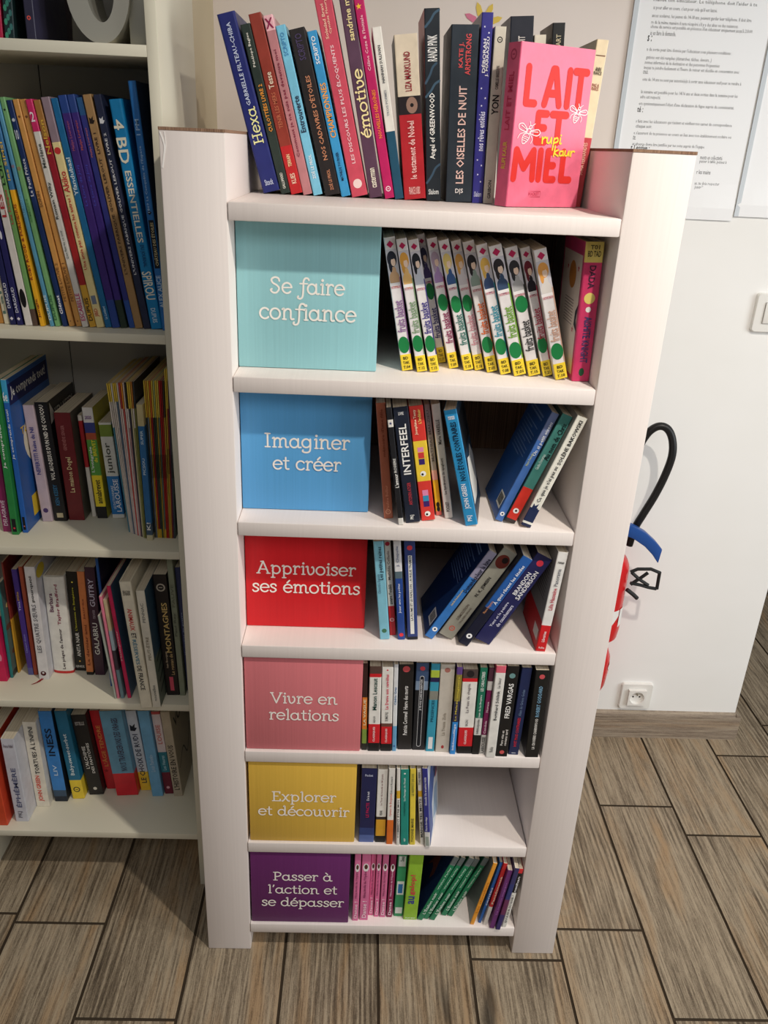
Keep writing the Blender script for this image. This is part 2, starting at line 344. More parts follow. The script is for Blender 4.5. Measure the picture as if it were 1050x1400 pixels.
BOXES = [(1, 0.0575, (-0.2765, -0.0605), [('Se faire', -0.2267, -0.1125, 1.3553), ('confiance', -0.2431, -0.094, 1.316)]), (2, 0.053, (-0.2762, -0.0645), [('Imaginer', -0.2385, -0.0981, 1.109), ('et créer', -0.2247, -0.1114, 1.0708)]), (3, 0.063, (-0.2762, -0.063), [('Apprivoiser', -0.2561, -0.0813, 0.8694), ('ses émotions', -0.2651, -0.0727, 0.8325)]), (4, 0.0055, (-0.275, -0.0633), [('Vivre en', -0.2287, -0.1074, 0.6346), ('relations', -0.2322, -0.1035, 0.598)]), (5, 0.0045, (-0.2728, -0.0675), [('Explorer', -0.2295, -0.1049, 0.4049), ('et découvrir', -0.2558, -0.0786, 0.3693)]), (6, 0.0045, (-0.2745, -0.0738), [('Passer à', -0.2294, -0.1093, 0.1962), ("l'action et", -0.2402, -0.0982, 0.1604), ('se dépasser', -0.2534, -0.0835, 0.1251)])]
BOXC = {1: ((152, 206, 212), 'aqua', 'left of the manga volumes'), 2: ((96, 170, 226), 'sky-blue', 'second box from the top'), 3: ((222, 36, 44), 'red', 'third box from the top'),
        4: ((216, 122, 128), 'rose pink', 'under the red one'), 5: ((224, 182, 76), 'mustard yellow', 'under the pink one'), 6: ((106, 44, 104), 'purple', 'on the lowest level of the display')}
for n, yb, (xa, xb), lines in BOXES:
    col, nm, where = BOXC[n]
    z0 = ZT[n]; h = ZT[n - 1] - TH - z0 - 0.004
    t = thing('category_box', '%s cardboard box with white lettering, %s' % (nm, where), 'box', ((xa + xb) / 2, yb, z0 + 0.0005), group='coloured category boxes')
    w = xb - xa; mb = MB(); mb.box((-w / 2, 0, 0), (w / 2, 0.20, h)); mb.build('body', striped('box_%s' % nm, tuple(int(c * .985) for c in col), col, 240, 0, 0.42, 0.12), t, True, 0.0022)
    mb = MB(); fc = Face((-(xa + xb) / 2, 0, -z0), (1, 0, 0), (0, 0, 1))
    for txt, x0, x1, bz in lines: roman(mb, fc, txt, x0, x1, bz)
    mb.build('lettering', ink((250, 244, 236)), t)

# ------------------------------------------------------------------ the bookcase on the left
SHZ = {'A': 1.6867, 'B': 1.2603, 'C': 0.853, 'D': 0.5025, 'E': 0.152}
XL, XR, YF, YB, PT, BT = -0.890, -0.4145, 0.165, 0.445, 0.017, 0.0158
case = thing('bookcase', 'white laminate bookcase packed with books, at the left behind the display shelf', 'bookcase', ((XL + XR) / 2, YF, 0))
cx = -(XL + XR) / 2
for a in (XL - PT, XR):
    mb = MB(); mb.box((a + cx, 0, 0), (a + PT + cx, YB - YF, 2.06)); mb.build('side_panel', LAM, case, True, 0.0008)
for k, z in list(SHZ.items()) + [('top', 2.06)]:
    mb = MB(); mb.box((XL + cx, 0.0, z - BT), (XR + cx, YB - YF - 0.0045, z)); mb.build('shelf' if k != 'top' else 'top_panel', LAM, case, True, 0.0008)
for a, b in ((XL, -0.6745), (-0.6725, XR)):
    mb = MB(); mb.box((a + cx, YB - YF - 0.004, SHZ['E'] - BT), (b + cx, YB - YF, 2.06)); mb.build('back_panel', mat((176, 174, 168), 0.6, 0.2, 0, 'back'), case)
mb = MB(); mb.box((-0.6745 + cx, YB - YF - 0.002, SHZ['E'] - BT), (-0.6725 + cx, YB - YF, 2.06)); mb.build('panel_joint', mat((40, 40, 38), 0.8), case)

# ------------------------------------------------------------------ books
def rr_poly(cx, cy, w, h, n=8):
    r = min(w, h) / 2; out = []
    for i in range(n + 1): a = PI * i / n; out.append((cx + (r * math.cos(a)), cy + h / 2 - r + r * math.sin(a)))
    for i in range(n + 1): a = PI + PI * i / n; out.append((cx + (r * math.cos(a)), cy - h / 2 + r + r * math.sin(a)))
    return out
def patch(face, w, h, p, parent, i=0):
    k = p[0]; mb = MB(); L1 = 0.00016 + 0.00003 * i
    if k == 'ttl':
        _, u, v, txt, a, b, wf, col = p; ww = wf * w; text_on(mb, face, txt, u * w - ww / 2, a * h, ww, (b - a) * h, 'u', L1 + 0.0002); mb.build('title', ink(col), parent); return
    u, v = p[1] * w, p[2] * h
    if k == 'disc': mb.add(face.poly(ring2(u, v, p[3] * w / 2, p[3] * w / 2), L1), [tuple(range(20))]); nm, col = 'emblem', p[4]
    elif k == 'dot': mb.add(face.poly(ring2(u, v, p[3] * w / 2, p[4] * h), L1), [tuple(range(20))]); nm, col = 'dot_sticker', p[5]
    elif k == 'ellipse': mb.add(face.poly(ring2(u, v, p[3] * w / 2, p[4] * h), L1), [tuple(range(20))]); nm, col = 'picture', p[5]
    elif k == 'rect': a, b = p[3] * w / 2, p[4] * h / 2; mb.add(face.poly([(u - a, v - b), (u + a, v - b), (u + a, v + b), (u - a, v + b)], L1), [(0, 1, 2, 3)]); nm, col = 'spine_panel', p[5]
    elif k == 'diamond': a = p[3] * w / 2; mb.add(face.poly([(u - a, v), (u, v - a), (u + a, v), (u, v + a)], L1), [(0, 1, 2, 3)]); nm, col = 'emblem', p[4]
    elif k == 'star':
        a = p[3] * w / 2; pts = [(u + a * (1 if i % 2 == 0 else .38) * math.sin(PI * i / 5), v + a * (1 if i % 2 == 0 else .38) * math.cos(PI * i / 5)) for i in range(10)]
        mb.add(face.poly(pts, L1), [tuple(range(10))]); nm, col = 'star', p[4]
    elif k == 'ring': r = p[3] * w / 2; stroke(mb, face, ring2(u, v, r * .8, r * .8, 12), r * .3, L1, True); stroke(mb, face, [(u - r * .3, v), (u + r * .3, v)], r * .22, L1); nm, col = 'emblem', p[4]
    elif k == 'flame': a = p[3] * w / 2; mb.add(face.poly([(u - a, v - a), (u + a * .2, v - a * 1.2), (u + a * .9, v - a * .1), (u + a * .3, v), (u + a * .5, v + a * 1.3), (u - a * .3, v + a * .4), (u - a * .9, v + a)], L1), [(0, 1, 2, 3, 4, 5, 6)]); nm, col = 'emblem', p[4]
    elif k == 'swirl': a, b = p[3] * w, p[4] * h; stroke(mb, face, [(u - a * .9, v - b), (u - a * .2, v - b * .2), (u + a * .3, v + b * .6), (u + a * .9, v + b)], w * .14, L1); nm, col = 'swirl', p[5]
    elif k == 'pill': mb.add(face.poly(rr_poly(u, v, p[3] * w, p[4] * h), L1), [tuple(range(18))]); mb.add(face.poly(rr_poly(u, v, p[3] * w * .82, p[4] * h * .985), L1 + 0.0001), [tuple(range(18))], 1); mb.build('title_frame', [ink(p[5]), ink(p[6])], parent); return
    mb.build(nm, ink(col), parent)
def book(name, label, cat, grp, dim, bands, texts, pats, ex, rot=None):
    x, y, z, th, w, h, d = dim
    t = thing(name, label, cat, (x, y, z + 0.0005), rot or (0, th, R(ex.get('yaw', 0))), grp)
    ox = 0.0 if th < 0 else -w
    hard = ex.get('hard'); ct = min(0.0026 if hard else 0.0007, w * 0.22); rc = min(0.0045 if ex.get('round') else (0.003 if hard else 0.0016), w * 0.4)
    # cover: a U-shaped wrap of board with a softly rounded spine, banded along its height
    NS = 3; prof = [(0, d)]; kinds = []
    bul = 0.006 if ex.get('round') else 0.0006
    for i in range(NS + 1): a = PI + PI / 2 * i / NS; prof.append((rc + rc * math.cos(a), rc + rc * math.sin(a)))
    if ex.get('round'):
        prof[1:] = [(w / 2 - w / 2 * math.cos(PI * i / 10), bul * (1 - math.sin(PI * i / 10)) * 1.0) for i in range(11)]
    else:
        for i in range(NS + 1): a = -PI / 2 + PI / 2 * i / NS; prof.append((w - rc + rc * math.cos(a), rc + rc * math.sin(a)))
    prof.append((w, d)); no = len(prof)
    inner = [(w - ct, d), (w - ct, ct + bul), (ct, ct + bul), (ct, d)]
    ring = prof + inner; n = len(ring)
    mats = []; mb = MB(); zz = 0.0
    def mi(c):
        c = tuple(c)
        if c not in mats: mats.append(c)
        return mats.index(c)
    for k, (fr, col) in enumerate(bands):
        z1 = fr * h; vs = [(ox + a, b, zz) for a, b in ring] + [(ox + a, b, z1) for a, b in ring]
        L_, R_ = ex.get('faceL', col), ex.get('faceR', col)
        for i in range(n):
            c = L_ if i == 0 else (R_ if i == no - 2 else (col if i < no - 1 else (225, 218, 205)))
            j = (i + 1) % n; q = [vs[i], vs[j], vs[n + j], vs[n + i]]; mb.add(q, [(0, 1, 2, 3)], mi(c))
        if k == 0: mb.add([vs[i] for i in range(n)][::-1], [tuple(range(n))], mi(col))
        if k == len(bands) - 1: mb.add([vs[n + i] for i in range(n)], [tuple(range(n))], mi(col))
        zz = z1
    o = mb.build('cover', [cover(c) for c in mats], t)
    if ex.get('round') or not ex.get('thin'):
        for p in o.data.polygons: p.use_smooth = len(p.vertices) == 4
        try: o.data.set_sharp_from_angle(angle=R(38))
        except Exception: pass
    mb = MB(); ins = 0.004 if hard else 0.0008
    if ex.get('thin'): ins = 0.0004
    mb.box((ox + ct * 1.02, ct + bul + 0.0002, ins), (ox + w - ct * 1.02, d - (0.004 if hard else 0.0008), h - ins)); mb.build('page_block', PAGES, t)
    sf = Face((ox, 0, 0), (1, 0, 0), (0, 0, 1)); lift0 = 0.0
    for i, p in enumerate(pats): patch(sf, w, h, p, t, i)
    for i, tx in enumerate(texts):
        txt, col, a, b, wf = tx[:5]; xc = tx[5] if len(tx) > 5 else 0.5; dr = tx[6] if len(tx) > 6 else 'u'
        mb = MB(); ww = wf * w
        if dr == 'r': roman(mb, Face(sf(xc * w + ww / 2, 0, 0.0004), (0, 0, 1), (-1, 0, 0)), txt, a * h, b * h, ww * .06, ww * .6)
        else: text_on(mb, sf, txt, xc * w - ww / 2, a * h, ww, (b - a) * h, dr, 0.0009 + 0.00003 * i)
        mb.build('title' if i == 0 else 'lettering', ink(col), t)
    rf = Face((ox + w, 0, 0), (0, 1, 0), (0, 0, 1)); lf = Face((ox, d, 0), (0, -1, 0), (0, 0, 1))
    if ex.get('covR'): art(ex['covR'], rf, d, h, t)
    if ex.get('covL'): art(ex['covL'], lf, d, h, t)
    if ex.get('ribbon'):
        mb = MB(); pts = [(ox + w * .5, d * .3, 0.002), (ox + w * .35, 0.0, 0.0012), (ox + w * .1, -0.012, 0.001), (ox - 0.006, -0.02, 0.001)]
        for i in range(3):
            a, b = Vector(pts[i]), Vector(pts[i + 1]); s = Vector((0.003, 0.0015, 0)); mb.add([a - s, a + s, b + s, b - s], [(0, 1, 2, 3)])
        me = mb.build('ribbon_bookmark', mat((150, 30, 34), 0.6), t); md = me.modifiers.new('th', 'SOLIDIFY'); md.thickness = 0.0005
    return t
def quad(mb, f, a, b, c, d, lift=0.0002, mi=0): mb.add(f.poly([(a, b), (c, b), (c, d), (a, d)], lift), [(0, 1, 2, 3)], mi)
def art(kind, f, d, h, t):
    if kind == 'back':
        mb = MB()
        for i in range(12):
            quad(mb, f, d * .14, h * (.86 - i * .032) if i > 1 else h * (.9 - i * .03), d * (.82 if i % 4 != 3 else .6), h * (.86 - i * .032) + .0016 if i > 1 else h * (.9 - i * .03) + .003)
        mb.build('blurb', ink((120, 146, 190)), t)
        mb = MB(); quad(mb, f, d * .68, h * .08, d * .93, h * .2); mb.build('barcode_panel', ink((214, 210, 200)), t)
        mb = MB()
        for i in range(13): quad(mb, f, d * (.7 + i * .016), h * .1, d * (.7 + i * .016) + .0008 * (1 + i % 3 * .6), h * .185, .0004)
        mb.build('barcode', ink((50, 50, 54)), t)
    elif kind == 'panorama':
        mb = MB(); quad(mb, f, 0, 0, d, h * .3); mb.build('cover_band', ink((190, 32, 38)), t)
        mb = MB()
        for i in range(12): quad(mb, f, d * .16, h * (.86 - i * .036), d * .84, h * (.86 - i * .036) + .0016)
        mb.build('blurb', ink((80, 78, 80)), t)
        mb = MB(); quad(mb, f, d * .68, h * .08, d * .93, h * .19, .0004); mb.build('barcode_panel', ink((214, 204, 198)), t)
    elif kind == 'school':
        mb = MB(); quad(mb, f, d * .02, h * .84, d * .98, h * .97); mb.build('title_band', ink((34, 40, 96)), t)
        mb = MB(); text_on(mb, f, 'Je comprends tout!', d * .06, h * .865, d * .86, h * .085, 'h', .0005); mb.build('cover_title', ink((238, 238, 236)), t)
        mb = MB(); mb.add(f.poly(ring2(d * .62, h * .56, d * .42, h * .2, 28), .0002), [tuple(range(28))]); mb.build('sticker', ink((232, 226, 206)), t)
        mb = MB(); text_on(mb, f, 'Toutes les', d * .16, h * .62, d * .6, h * .05, 'h', .0004); mb.build('lettering', ink((226, 190, 70)), t)
        mb = MB(); quad(mb, f, d * .2, h * .06, d * .6, h * .2); mb.build('picture', ink((220, 190, 60)), t)
    elif kind == 'cloud':
        mb = MB(); mb.add(f.poly([(d * .1, h * .15), (d * .55, h * .12), (d * .9, h * .2), (d * .95, h * .42), (d * .7, h * .56), (d * .45, h * .5), (d * .2, h * .54), (d * .08, h * .38)], .0002), [tuple(range(8))]); mb.build('picture', ink((226, 226, 220)), t)
        mb = MB(); quad(mb, f, d * .12, h * .6, d * .9, h * .92); mb.build('cover_panel', ink((24, 26, 30)), t)
    elif kind == 'comic':
        for c, q in (((70, 92, 150), [(0, .02), (.35, .1), (.3, .4), (.6, .6), (.4, .95), (.05, .7)]), ((150, 176, 204), [(.4, .15), (.8, .05), (.9, .4), (.6, .45)]), ((50, 60, 100), [(.5, .6), (.95, .5), (.9, .9), (.6, .98)]), ((206, 120, 130), [(.72, .52), (.95, .5), (.95, .62), (.74, .66)])):
            mb = MB(); mb.add(f.poly([(d * a, h * b) for a, b in q], .0002 + .00005 * len(q)), [tuple(range(len(q)))]); mb.build('picture', ink(c), t)
    elif kind == 'horse':
        mb = MB(); mb.add(f.poly([(d * a, h * b) for a, b in ((.3, .35), (.42, .6), (.38, .72), (.5, .78), (.62, .7), (.7, .5), (.62, .36), (.55, .5), (.45, .5))], .0003), [tuple(range(9))]); mb.build('picture', ink((110, 60, 46)), t)
    elif kind == 'kesey':
        mb = MB(); text_on(mb, f, 'KEN KESEY', d * .2, h * .84, d * .7, h * .08, 'h', .0004); mb.build('cover_title', ink((200, 196, 184)), t)
        mb = MB(); mb.add(f.poly([(d * .02, h * .82), (d * .22, h * .86), (d * .06, h * .99)], .0004), [(0, 1, 2)]); mb.build('torn_corner', ink((196, 192, 184)), t)
    elif kind == 'vous':
        mb = MB(); text_on(mb, f, 'VOUS', d * .12, h * .74, d * .75, h * .13, 'h', .0004); mb.build('cover_title', ink((52, 48, 46)), t)
        mb = MB(); stroke(mb, f, [(d * .1, h * .3), (d * .4, h * .4), (d * .6, h * .25), (d * .9, h * .45)], .004, .0003); mb.build('picture', ink((90, 84, 76)), t)
    elif kind == 'pics':
        for i in range(14):
            a, b = .12 + .76 * ((i * 5) % 7) / 7, .04 + .07 * i
            mb = MB(); mb.add(f.poly(ring2(d * a, h * b, d * .12, h * .03, 10), .0002 + i * .00002), [tuple(range(10))]); mb.build('picture', ink([(60, 60, 56), (170, 176, 170), (200, 180, 120), (110, 70, 60)][i % 4]), t)
    elif kind == 'sea':
        mb = MB()
        for k in range(4): stroke(mb, f, [(d * .1, h * (.1 + k * .09)), (d * .4, h * (.16 + k * .09)), (d * .6, h * (.1 + k * .09)), (d * .95, h * (.18 + k * .09))], .005, .0003)
        mb.build('picture', ink((36, 44, 46)), t)
        mb = MB(); quad(mb, f, 0, 0, d, h * .42); mb.build('cover_panel', ink((110, 124, 112)), t)
    elif kind == 'stars':
        mb = MB(); quad(mb, f, d * .05, h * .04, d * .93, h * .9); mb.build('cover_panel', ink((222, 212, 200)), t)
        for a, b, q_ in ((.8, .8, .03), (.78, .36, .028), (.3, .78, .026)):
            mb = MB(); R_ = q_ * h; mb.add(f.poly([(d * a + R_ * (1 if i % 2 == 0 else .4) * math.sin(PI * i / 5), h * b + R_ * (1 if i % 2 == 0 else .4) * math.cos(PI * i / 5)) for i in range(10)], .0004), [tuple(range(10))]); mb.build('star', ink((186, 40, 60)), t)
        mb = MB(); mb.add(f.poly(ring2(d * .55, h * .74, d * .16, h * .1), .0005), [tuple(range(20))]); mb.build('picture', ink((196, 130, 60)), t)
        mb = MB()
        for i in range(9): quad(mb, f, d * .3, h * (.56 - i * .022), d * .72, h * (.56 - i * .022) + .0012, .0004)
        mb.build('blurb', ink((110, 100, 96)), t)
        mb = MB(); mb.add(f.poly([(d * .84, h * .5), (d * .95, h * .56), (d * .9, h * .44), (d * .97, h * .36), (d * .82, h * .4)], .0005), [tuple(range(5))]); mb.build('picture', ink((36, 34, 50)), t)
    elif kind == 'sticker':
        mb = MB(); mb.add(f.poly(ring2(d * .14, h * .93, d * .12, h * .055, 20), .0003), [tuple(range(20))]); mb.build('sticker', ink((226, 204, 60)), t)
BOOKS = [
 ('novel','thick navy novel with big cream title,leftmost on the top row','book','novels along the top of the white display unit',[-0.2525,0.2153,1.4867,-0.2599,0.0275,0.2569,0.1542],[(1,(34,42,112))],[('Hexa',(238,236,170),0.28,0.49,0.6,0.5,'r'),('GABRIELLE FILTEAU-CHIBA',(200,210,235),0.5,0.95,0.24),('Stock',(200,210,235),0.04,0.075,0.5,0.5,'h')],[],{'hard': 1}),
 ('novel','dark green comic book with orange lettering beside the thick navy novel','book','novels along the top of the white display unit',[-0.2233,0.2153,1.4867,-0.2498,0.0148,0.244,0.1464],[(1,(44,56,50))],[('CULOTTÉES LIVRE 2',(245,160,60),0.38,0.66,0.5),('Pénélope Bagieu',(235,232,220),0.76,0.95,0.34),('GALLIMARD',(225,225,215),0.03,0.13,0.3)],[],{}),
 ('novel','russet novel with a bright red foot,third from the left on the top row','book','novels along the top of the white display unit',[-0.2073,0.2153,1.4867,-0.2492,0.0189,0.2586,0.1552],[(0.28,(196,38,42)),(1,(150,58,44))],[('TENIR LES MERS',(196,110,80),0.38,0.58,0.35),('Tesse',(235,215,190),0.6,0.69,0.45),('TERRAIN',(245,220,170),0.16,0.23,0.3),('KLIES',(245,215,190),0.06,0.12,0.4)],[],{}),
 ('novel','dusty pink novel with a dark cross at its head,behind a pale blue one','book','novels along the top of the white display unit',[-0.1874,0.2153,1.4867,-0.2436,0.0147,0.2572,0.1543],[(0.92,(196,132,136)),(1,(246,192,198))],[('Comment je ne suis pas devenue moi',(130,35,60),0.22,0.82,0.4),('X',(150,30,80),0.93,0.985,0.8,0.5,'h')],[],{}),
 ('novel','pale blue novel with a dark title between the pink and the black ones on top','book','novels along the top of the white display unit',[-0.1708,0.215,1.4867,-0.2465,0.0147,0.2446,0.1468],[(1,(128,203,232))],[('Entrouverte',(40,45,70),0.385,0.6,0.55),('SCRIPTO',(80,150,200),0.83,0.96,0.42),('ZOÉ LE PRIOL',(245,250,252),0.1,0.25,0.42)],[],{}),
 ('novel','black novel with copper lettering on the top row,left of a bright blue spine','book','novels along the top of the white display unit',[-0.1511,0.215,1.4867,-0.2504,0.0243,0.2405,0.1443],[(1,(40,35,35))],[("NOS CADAVRES D'ÉTOILES",(205,140,105),0.22,0.73,0.36),('SCRIPTO',(78,66,100),0.82,0.97,0.42),('ZOÉ LE PRIOL',(205,140,105),0.03,0.16,0.27)],[],{}),
 ('novel','bright blue thin novel with an orange title on the top row','book','novels along the top of the white display unit',[-0.1252,0.2153,1.4867,-0.2445,0.0148,0.2391,0.1434],[(1,(62,158,214))],[('CHAMPIONNES',(250,170,70),0.37,0.7,0.6),('SCRIPTO',(245,250,252),0.81,0.97,0.42),('MATHILDE TOURNIER',(30,45,80),0.1,0.28,0.3)],[],{'faceL': (50,60,96)}),
 ('novel','tall rose-red book with pale pink capitals and a round emblem at its foot','book','novels along the top of the white display unit',[-0.108,0.2152,1.4867,-0.2302,0.0258,0.292,0.1752],[(1,(212,80,100))],[('LES DISCOURS LES PLUS ÉLOQUENTS',(250,215,220),0.17,0.75,0.3),('Soledad Bravi',(250,205,180),0.78,0.94,0.18,0.35),('Cynthia Fleury',(250,205,180),0.8,0.96,0.18,0.6)],[('disc',0.5,0.065,0.55,(250,225,220))],{'faceL': (50,60,96)}),
 ('novel','plum novel with a large cream script title,on the top row','book','novels along the top of the white display unit',[-0.0791,0.2151,1.4867,-0.1997,0.0204,0.297,0.1782],[(1,(92,62,84))],[('émotive',(250,232,170),0.3,0.63,0.8,0.5,'r'),('sandrine mo',(250,232,170),0.76,0.97,0.42),('casterman',(245,238,220),0.05,0.15,0.42)],[],{'faceL': (150,140,140)}),
 ('novel','crimson novel with orange lettering and a yellow star near its head','book','novels along the top of the white display unit',[-0.0542,0.2151,1.4867,-0.2113,0.0155,0.291,0.1746],[(1,(196,30,100))],[('NOUVELLES HÉROÏNES',(250,150,60),0.31,0.55,0.45),("Céline Coze & l'Initiale",(250,200,210),0.64,0.9,0.3)],[('star',0.4,0.94,0.6,(250,205,60)),('ring',0.5,0.05,0.55,(250,225,235))],{}),
 ('novel','thin novel,white above and petrol blue below,on the top row','book','novels along the top of the white display unit',[-0.0379,0.2151,1.4867,-0.192,0.0144,0.2464,0.1479],[(0.41,(32,82,108)),(1,(240,237,228))],[('HANNAH SULLIVAN',(70,70,75),0.69,0.9,0.3),('TROIS POÈMES',(150,155,160),0.5,0.65,0.3)],[],{}),
 ('novel','thick novel with a cream head,a dark band showing an eye and a red foot','book','novels along the top of the white display unit',[-0.0226,0.2154,1.4867,-0.1205,0.0354,0.2356,0.1414],[(0.53,(182,34,44)),(0.64,(34,26,30)),(1,(226,212,188))],[('LIZA MARKLUND',(150,40,50),0.67,0.9,0.28),('le testament de Nobel',(245,200,195),0.13,0.49,0.3),('FRANCE LOISIRS',(245,200,195),0.03,0.08,0.5,0.5,'h')],[('ellipse',0.6,0.585,0.5,0.05,(150,120,105)),('disc',0.6,0.585,0.16,(25,20,22))],{'faceL': (24,22,24)}),
 ('novel','dark slate novel with white lettering and steel-blue swirls,middle of the top row','book','novels along the top of the white display unit',[0.0137,0.2151,1.4867,-0.0764,0.0234,0.2715,0.1629],[(1,(30,38,46))],[('RANDI PINK',(240,240,238),0.74,0.87,0.62),('Angel of GREENWOOD',(245,245,240),0.23,0.58,0.45),('Slalom',(220,225,225),0.035,0.065,0.7,0.5,'h')],[('swirl',0.5,0.6,0.5,0.04,(66,92,112)),('swirl',0.5,0.15,0.5,0.05,(60,84,104)),('swirl',0.4,0.68,0.4,0.05,(60,84,104)),('swirl',0.5,0.95,0.5,0.04,(66,92,112))],{'faceL': (150,50,60)}),
 ('novel','broad charcoal novel with pale pink capitals,red author name at its head','book','novels along the top of the white display unit',[0.0454,0.2152,1.4867,-0.0373,0.0421,0.2521,0.1513],[(1,(42,52,62))],[('LES OISELLES DE NUIT',(240,205,196),0.11,0.67,0.3),('KATE J.',(226,90,92),0.77,0.905,0.2,0.4),('ARMSTRONG',(226,90,92),0.73,0.95,0.2,0.64),('D|S',(245,240,238),0.045,0.08,0.3,0.5,'h')],[],{'faceL': (40,20,26)}),
 ('novel','indigo novel sprinkled with white stars,right of the broad charcoal one','book','novels along the top of the white display unit',[0.0883,0.2153,1.4867,-0.0285,0.0175,0.2699,0.162],[(1,(52,50,136))],[('DÉBORAH',(245,245,250),0.7,0.87,0.34,0.36),('J. MARRAZZU',(245,245,250),0.68,0.88,0.3,0.7),('nos rêves entêtés',(225,228,250),0.29,0.5,0.55),('Slalom',(200,205,235),0.035,0.065,0.7,0.5,'h')],[('star',0.3,0.93,0.2,(235,238,255)),('star',0.7,0.9,0.2,(235,238,255)),('star',0.3,0.62,0.2,(235,238,255)),('star',0.7,0.57,0.2,(235,238,255)),('star',0.4,0.53,0.2,(235,238,255)),('star',0.3,0.24,0.2,(235,238,255)),('star',0.7,0.21,0.2,(235,238,255)),('star',0.4,0.16,0.2,(235,238,255)),('star',0.7,0.12,0.2,(235,238,255))],{'faceL': (120,110,130)}),
 ('novel','slim cream novel with a black title,just left of the pink face-out book','book','novels along the top of the white display unit',[0.1066,0.2153,1.4867,-0.0175,0.0174,0.2523,0.1514],[(1,(214,208,192))],[('YON',(20,20,20),0.52,0.63,0.62),('CAMILLE BRISSON',(90,85,80),0.66,0.79,0.3),('GRIBON',(50,50,50),0.03,0.14,0.3)],[('ring',0.5,0.93,0.5,(25,25,25))],{}),
 ('novel','dark blue-black book hidden behind the pink face-out book,broader than its neighbours','book','novels along the top of the white display unit',[0.1542,0.2901,1.4867,-0.0686,0.0373,0.2766,0.1099],[(1,(34,38,50))],[('LA NUIT',(220,215,210),0.8,0.9,0.3)],[],{}),
 ('novel','white slim book showing only its head above the pink face-out book','book','novels along the top of the white display unit',[0.1952,0.2903,1.4867,-0.0753,0.0189,0.2526,0.1097],[(1,(232,224,206))],[],[],{}),
 ('novel','black tall book whose head stands highest above the pink face-out book','book','novels along the top of the white display unit',[0.2202,0.2903,1.4867,-0.0609,0.02,0.2706,0.1097],[(1,(30,32,34))],[("L'ART",(200,190,160),0.86,0.94,0.4)],[],{}),
 ('novel','cream novel with a coral foot leaning at the right end of the top row','book','novels along the top of the white display unit',[0.2725,0.2352,1.4867,0.0452,0.0186,0.244,0.12],[(0.43,(204,74,82)),(1,(240,222,188))],[('ANN',(60,50,45),0.82,0.845,0.5,0.5,'h'),('FRANCES',(60,50,45),0.8,0.82,0.7,0.5,'h'),('PAS A',(150,60,50),0.73,0.75,0.6,0.5,'h'),('FRANCES',(150,60,50),0.71,0.73,0.6,0.5,'h'),('SOFIA FERNANDES',(250,200,180),0.2,0.4,0.35)],[('rect',0.5,0.91,0.8,0.006,(120,80,60))],{'faceL': (200,190,165)}),
 ('manga_volume','white manga with a black-haired figure and mauve title,nearest the aqua box','book','manga volumes beside the aqua box',[-0.0188,0.0698,1.2389,-0.1888,0.0173,0.2045,0.135],[(0.125,(250,220,60)),(1,(236,232,232))],[('BD',(30,30,30),0.085,0.108,0.45,0.5,'h'),('TAK',(30,30,30),0.05,0.073,0.6,0.5,'h'),('T.04',(30,30,30),0.015,0.038,0.62,0.5,'h'),('fruits basket',(150,110,160),0.3,0.54,0.75),('NATSUKI TAKAYA',(200,90,110),0.63,0.65,0.8,0.5,'h')],[('rect',0.5,0.79,0.98,0.25,(206,204,212)),('ellipse',0.5,0.7,0.9,0.06,(210,170,130)),('ellipse',0.56,0.76,0.34,0.03,(210,170,130)),('ellipse',0.47,0.845,0.84,0.058,(40,44,56)),('ellipse',0.28,0.8,0.3,0.05,(40,44,56)),('ellipse',0.56,0.822,0.4,0.03,(240,212,190)),('ellipse',0.5,0.865,0.6,0.022,(40,44,56)),('rect',0.5,0.66,0.98,0.025,(240,238,238)),('rect',0.955,0.42,0.09,0.58,(150,110,160)),('diamond',0.5,0.95,0.62,(190,40,90)),('dot',0.5,0.2,1.0,0.065,(32,128,70))],{'faceL': (210,205,200)}),
 ('manga_volume','white manga with a orange-haired figure and grey-green title,second from the aqua box','book','manga volumes beside the aqua box',[0.0053,0.0657,1.2389,-0.2159,0.016,0.2047,0.1351],[(0.125,(250,220,60)),(1,(236,232,232))],[('BD',(30,30,30),0.085,0.108,0.45,0.5,'h'),('TAK',(30,30,30),0.05,0.073,0.6,0.5,'h'),('T.12',(30,30,30),0.015,0.038,0.62,0.5,'h'),('fruits basket',(130,160,120),0.3,0.54,0.75),('NATSUKI TAKAYA',(200,90,110),0.63,0.65,0.8,0.5,'h')],[('rect',0.5,0.79,0.98,0.25,(206,204,212)),('ellipse',0.5,0.7,0.9,0.06,(235,190,120)),('ellipse',0.56,0.76,0.34,0.03,(235,190,120)),('ellipse',0.47,0.845,0.84,0.058,(220,160,70)),('ellipse',0.28,0.8,0.3,0.05,(220,160,70)),('ellipse',0.56,0.822,0.4,0.03,(240,212,190)),('ellipse',0.5,0.865,0.6,0.022,(220,160,70)),('rect',0.5,0.66,0.98,0.025,(240,238,238)),('rect',0.955,0.42,0.09,0.58,(130,160,120)),('diamond',0.5,0.95,0.62,(190,40,90)),('dot',0.5,0.22,1.0,0.065,(32,128,70))],{'faceL': (210,205,200)}),
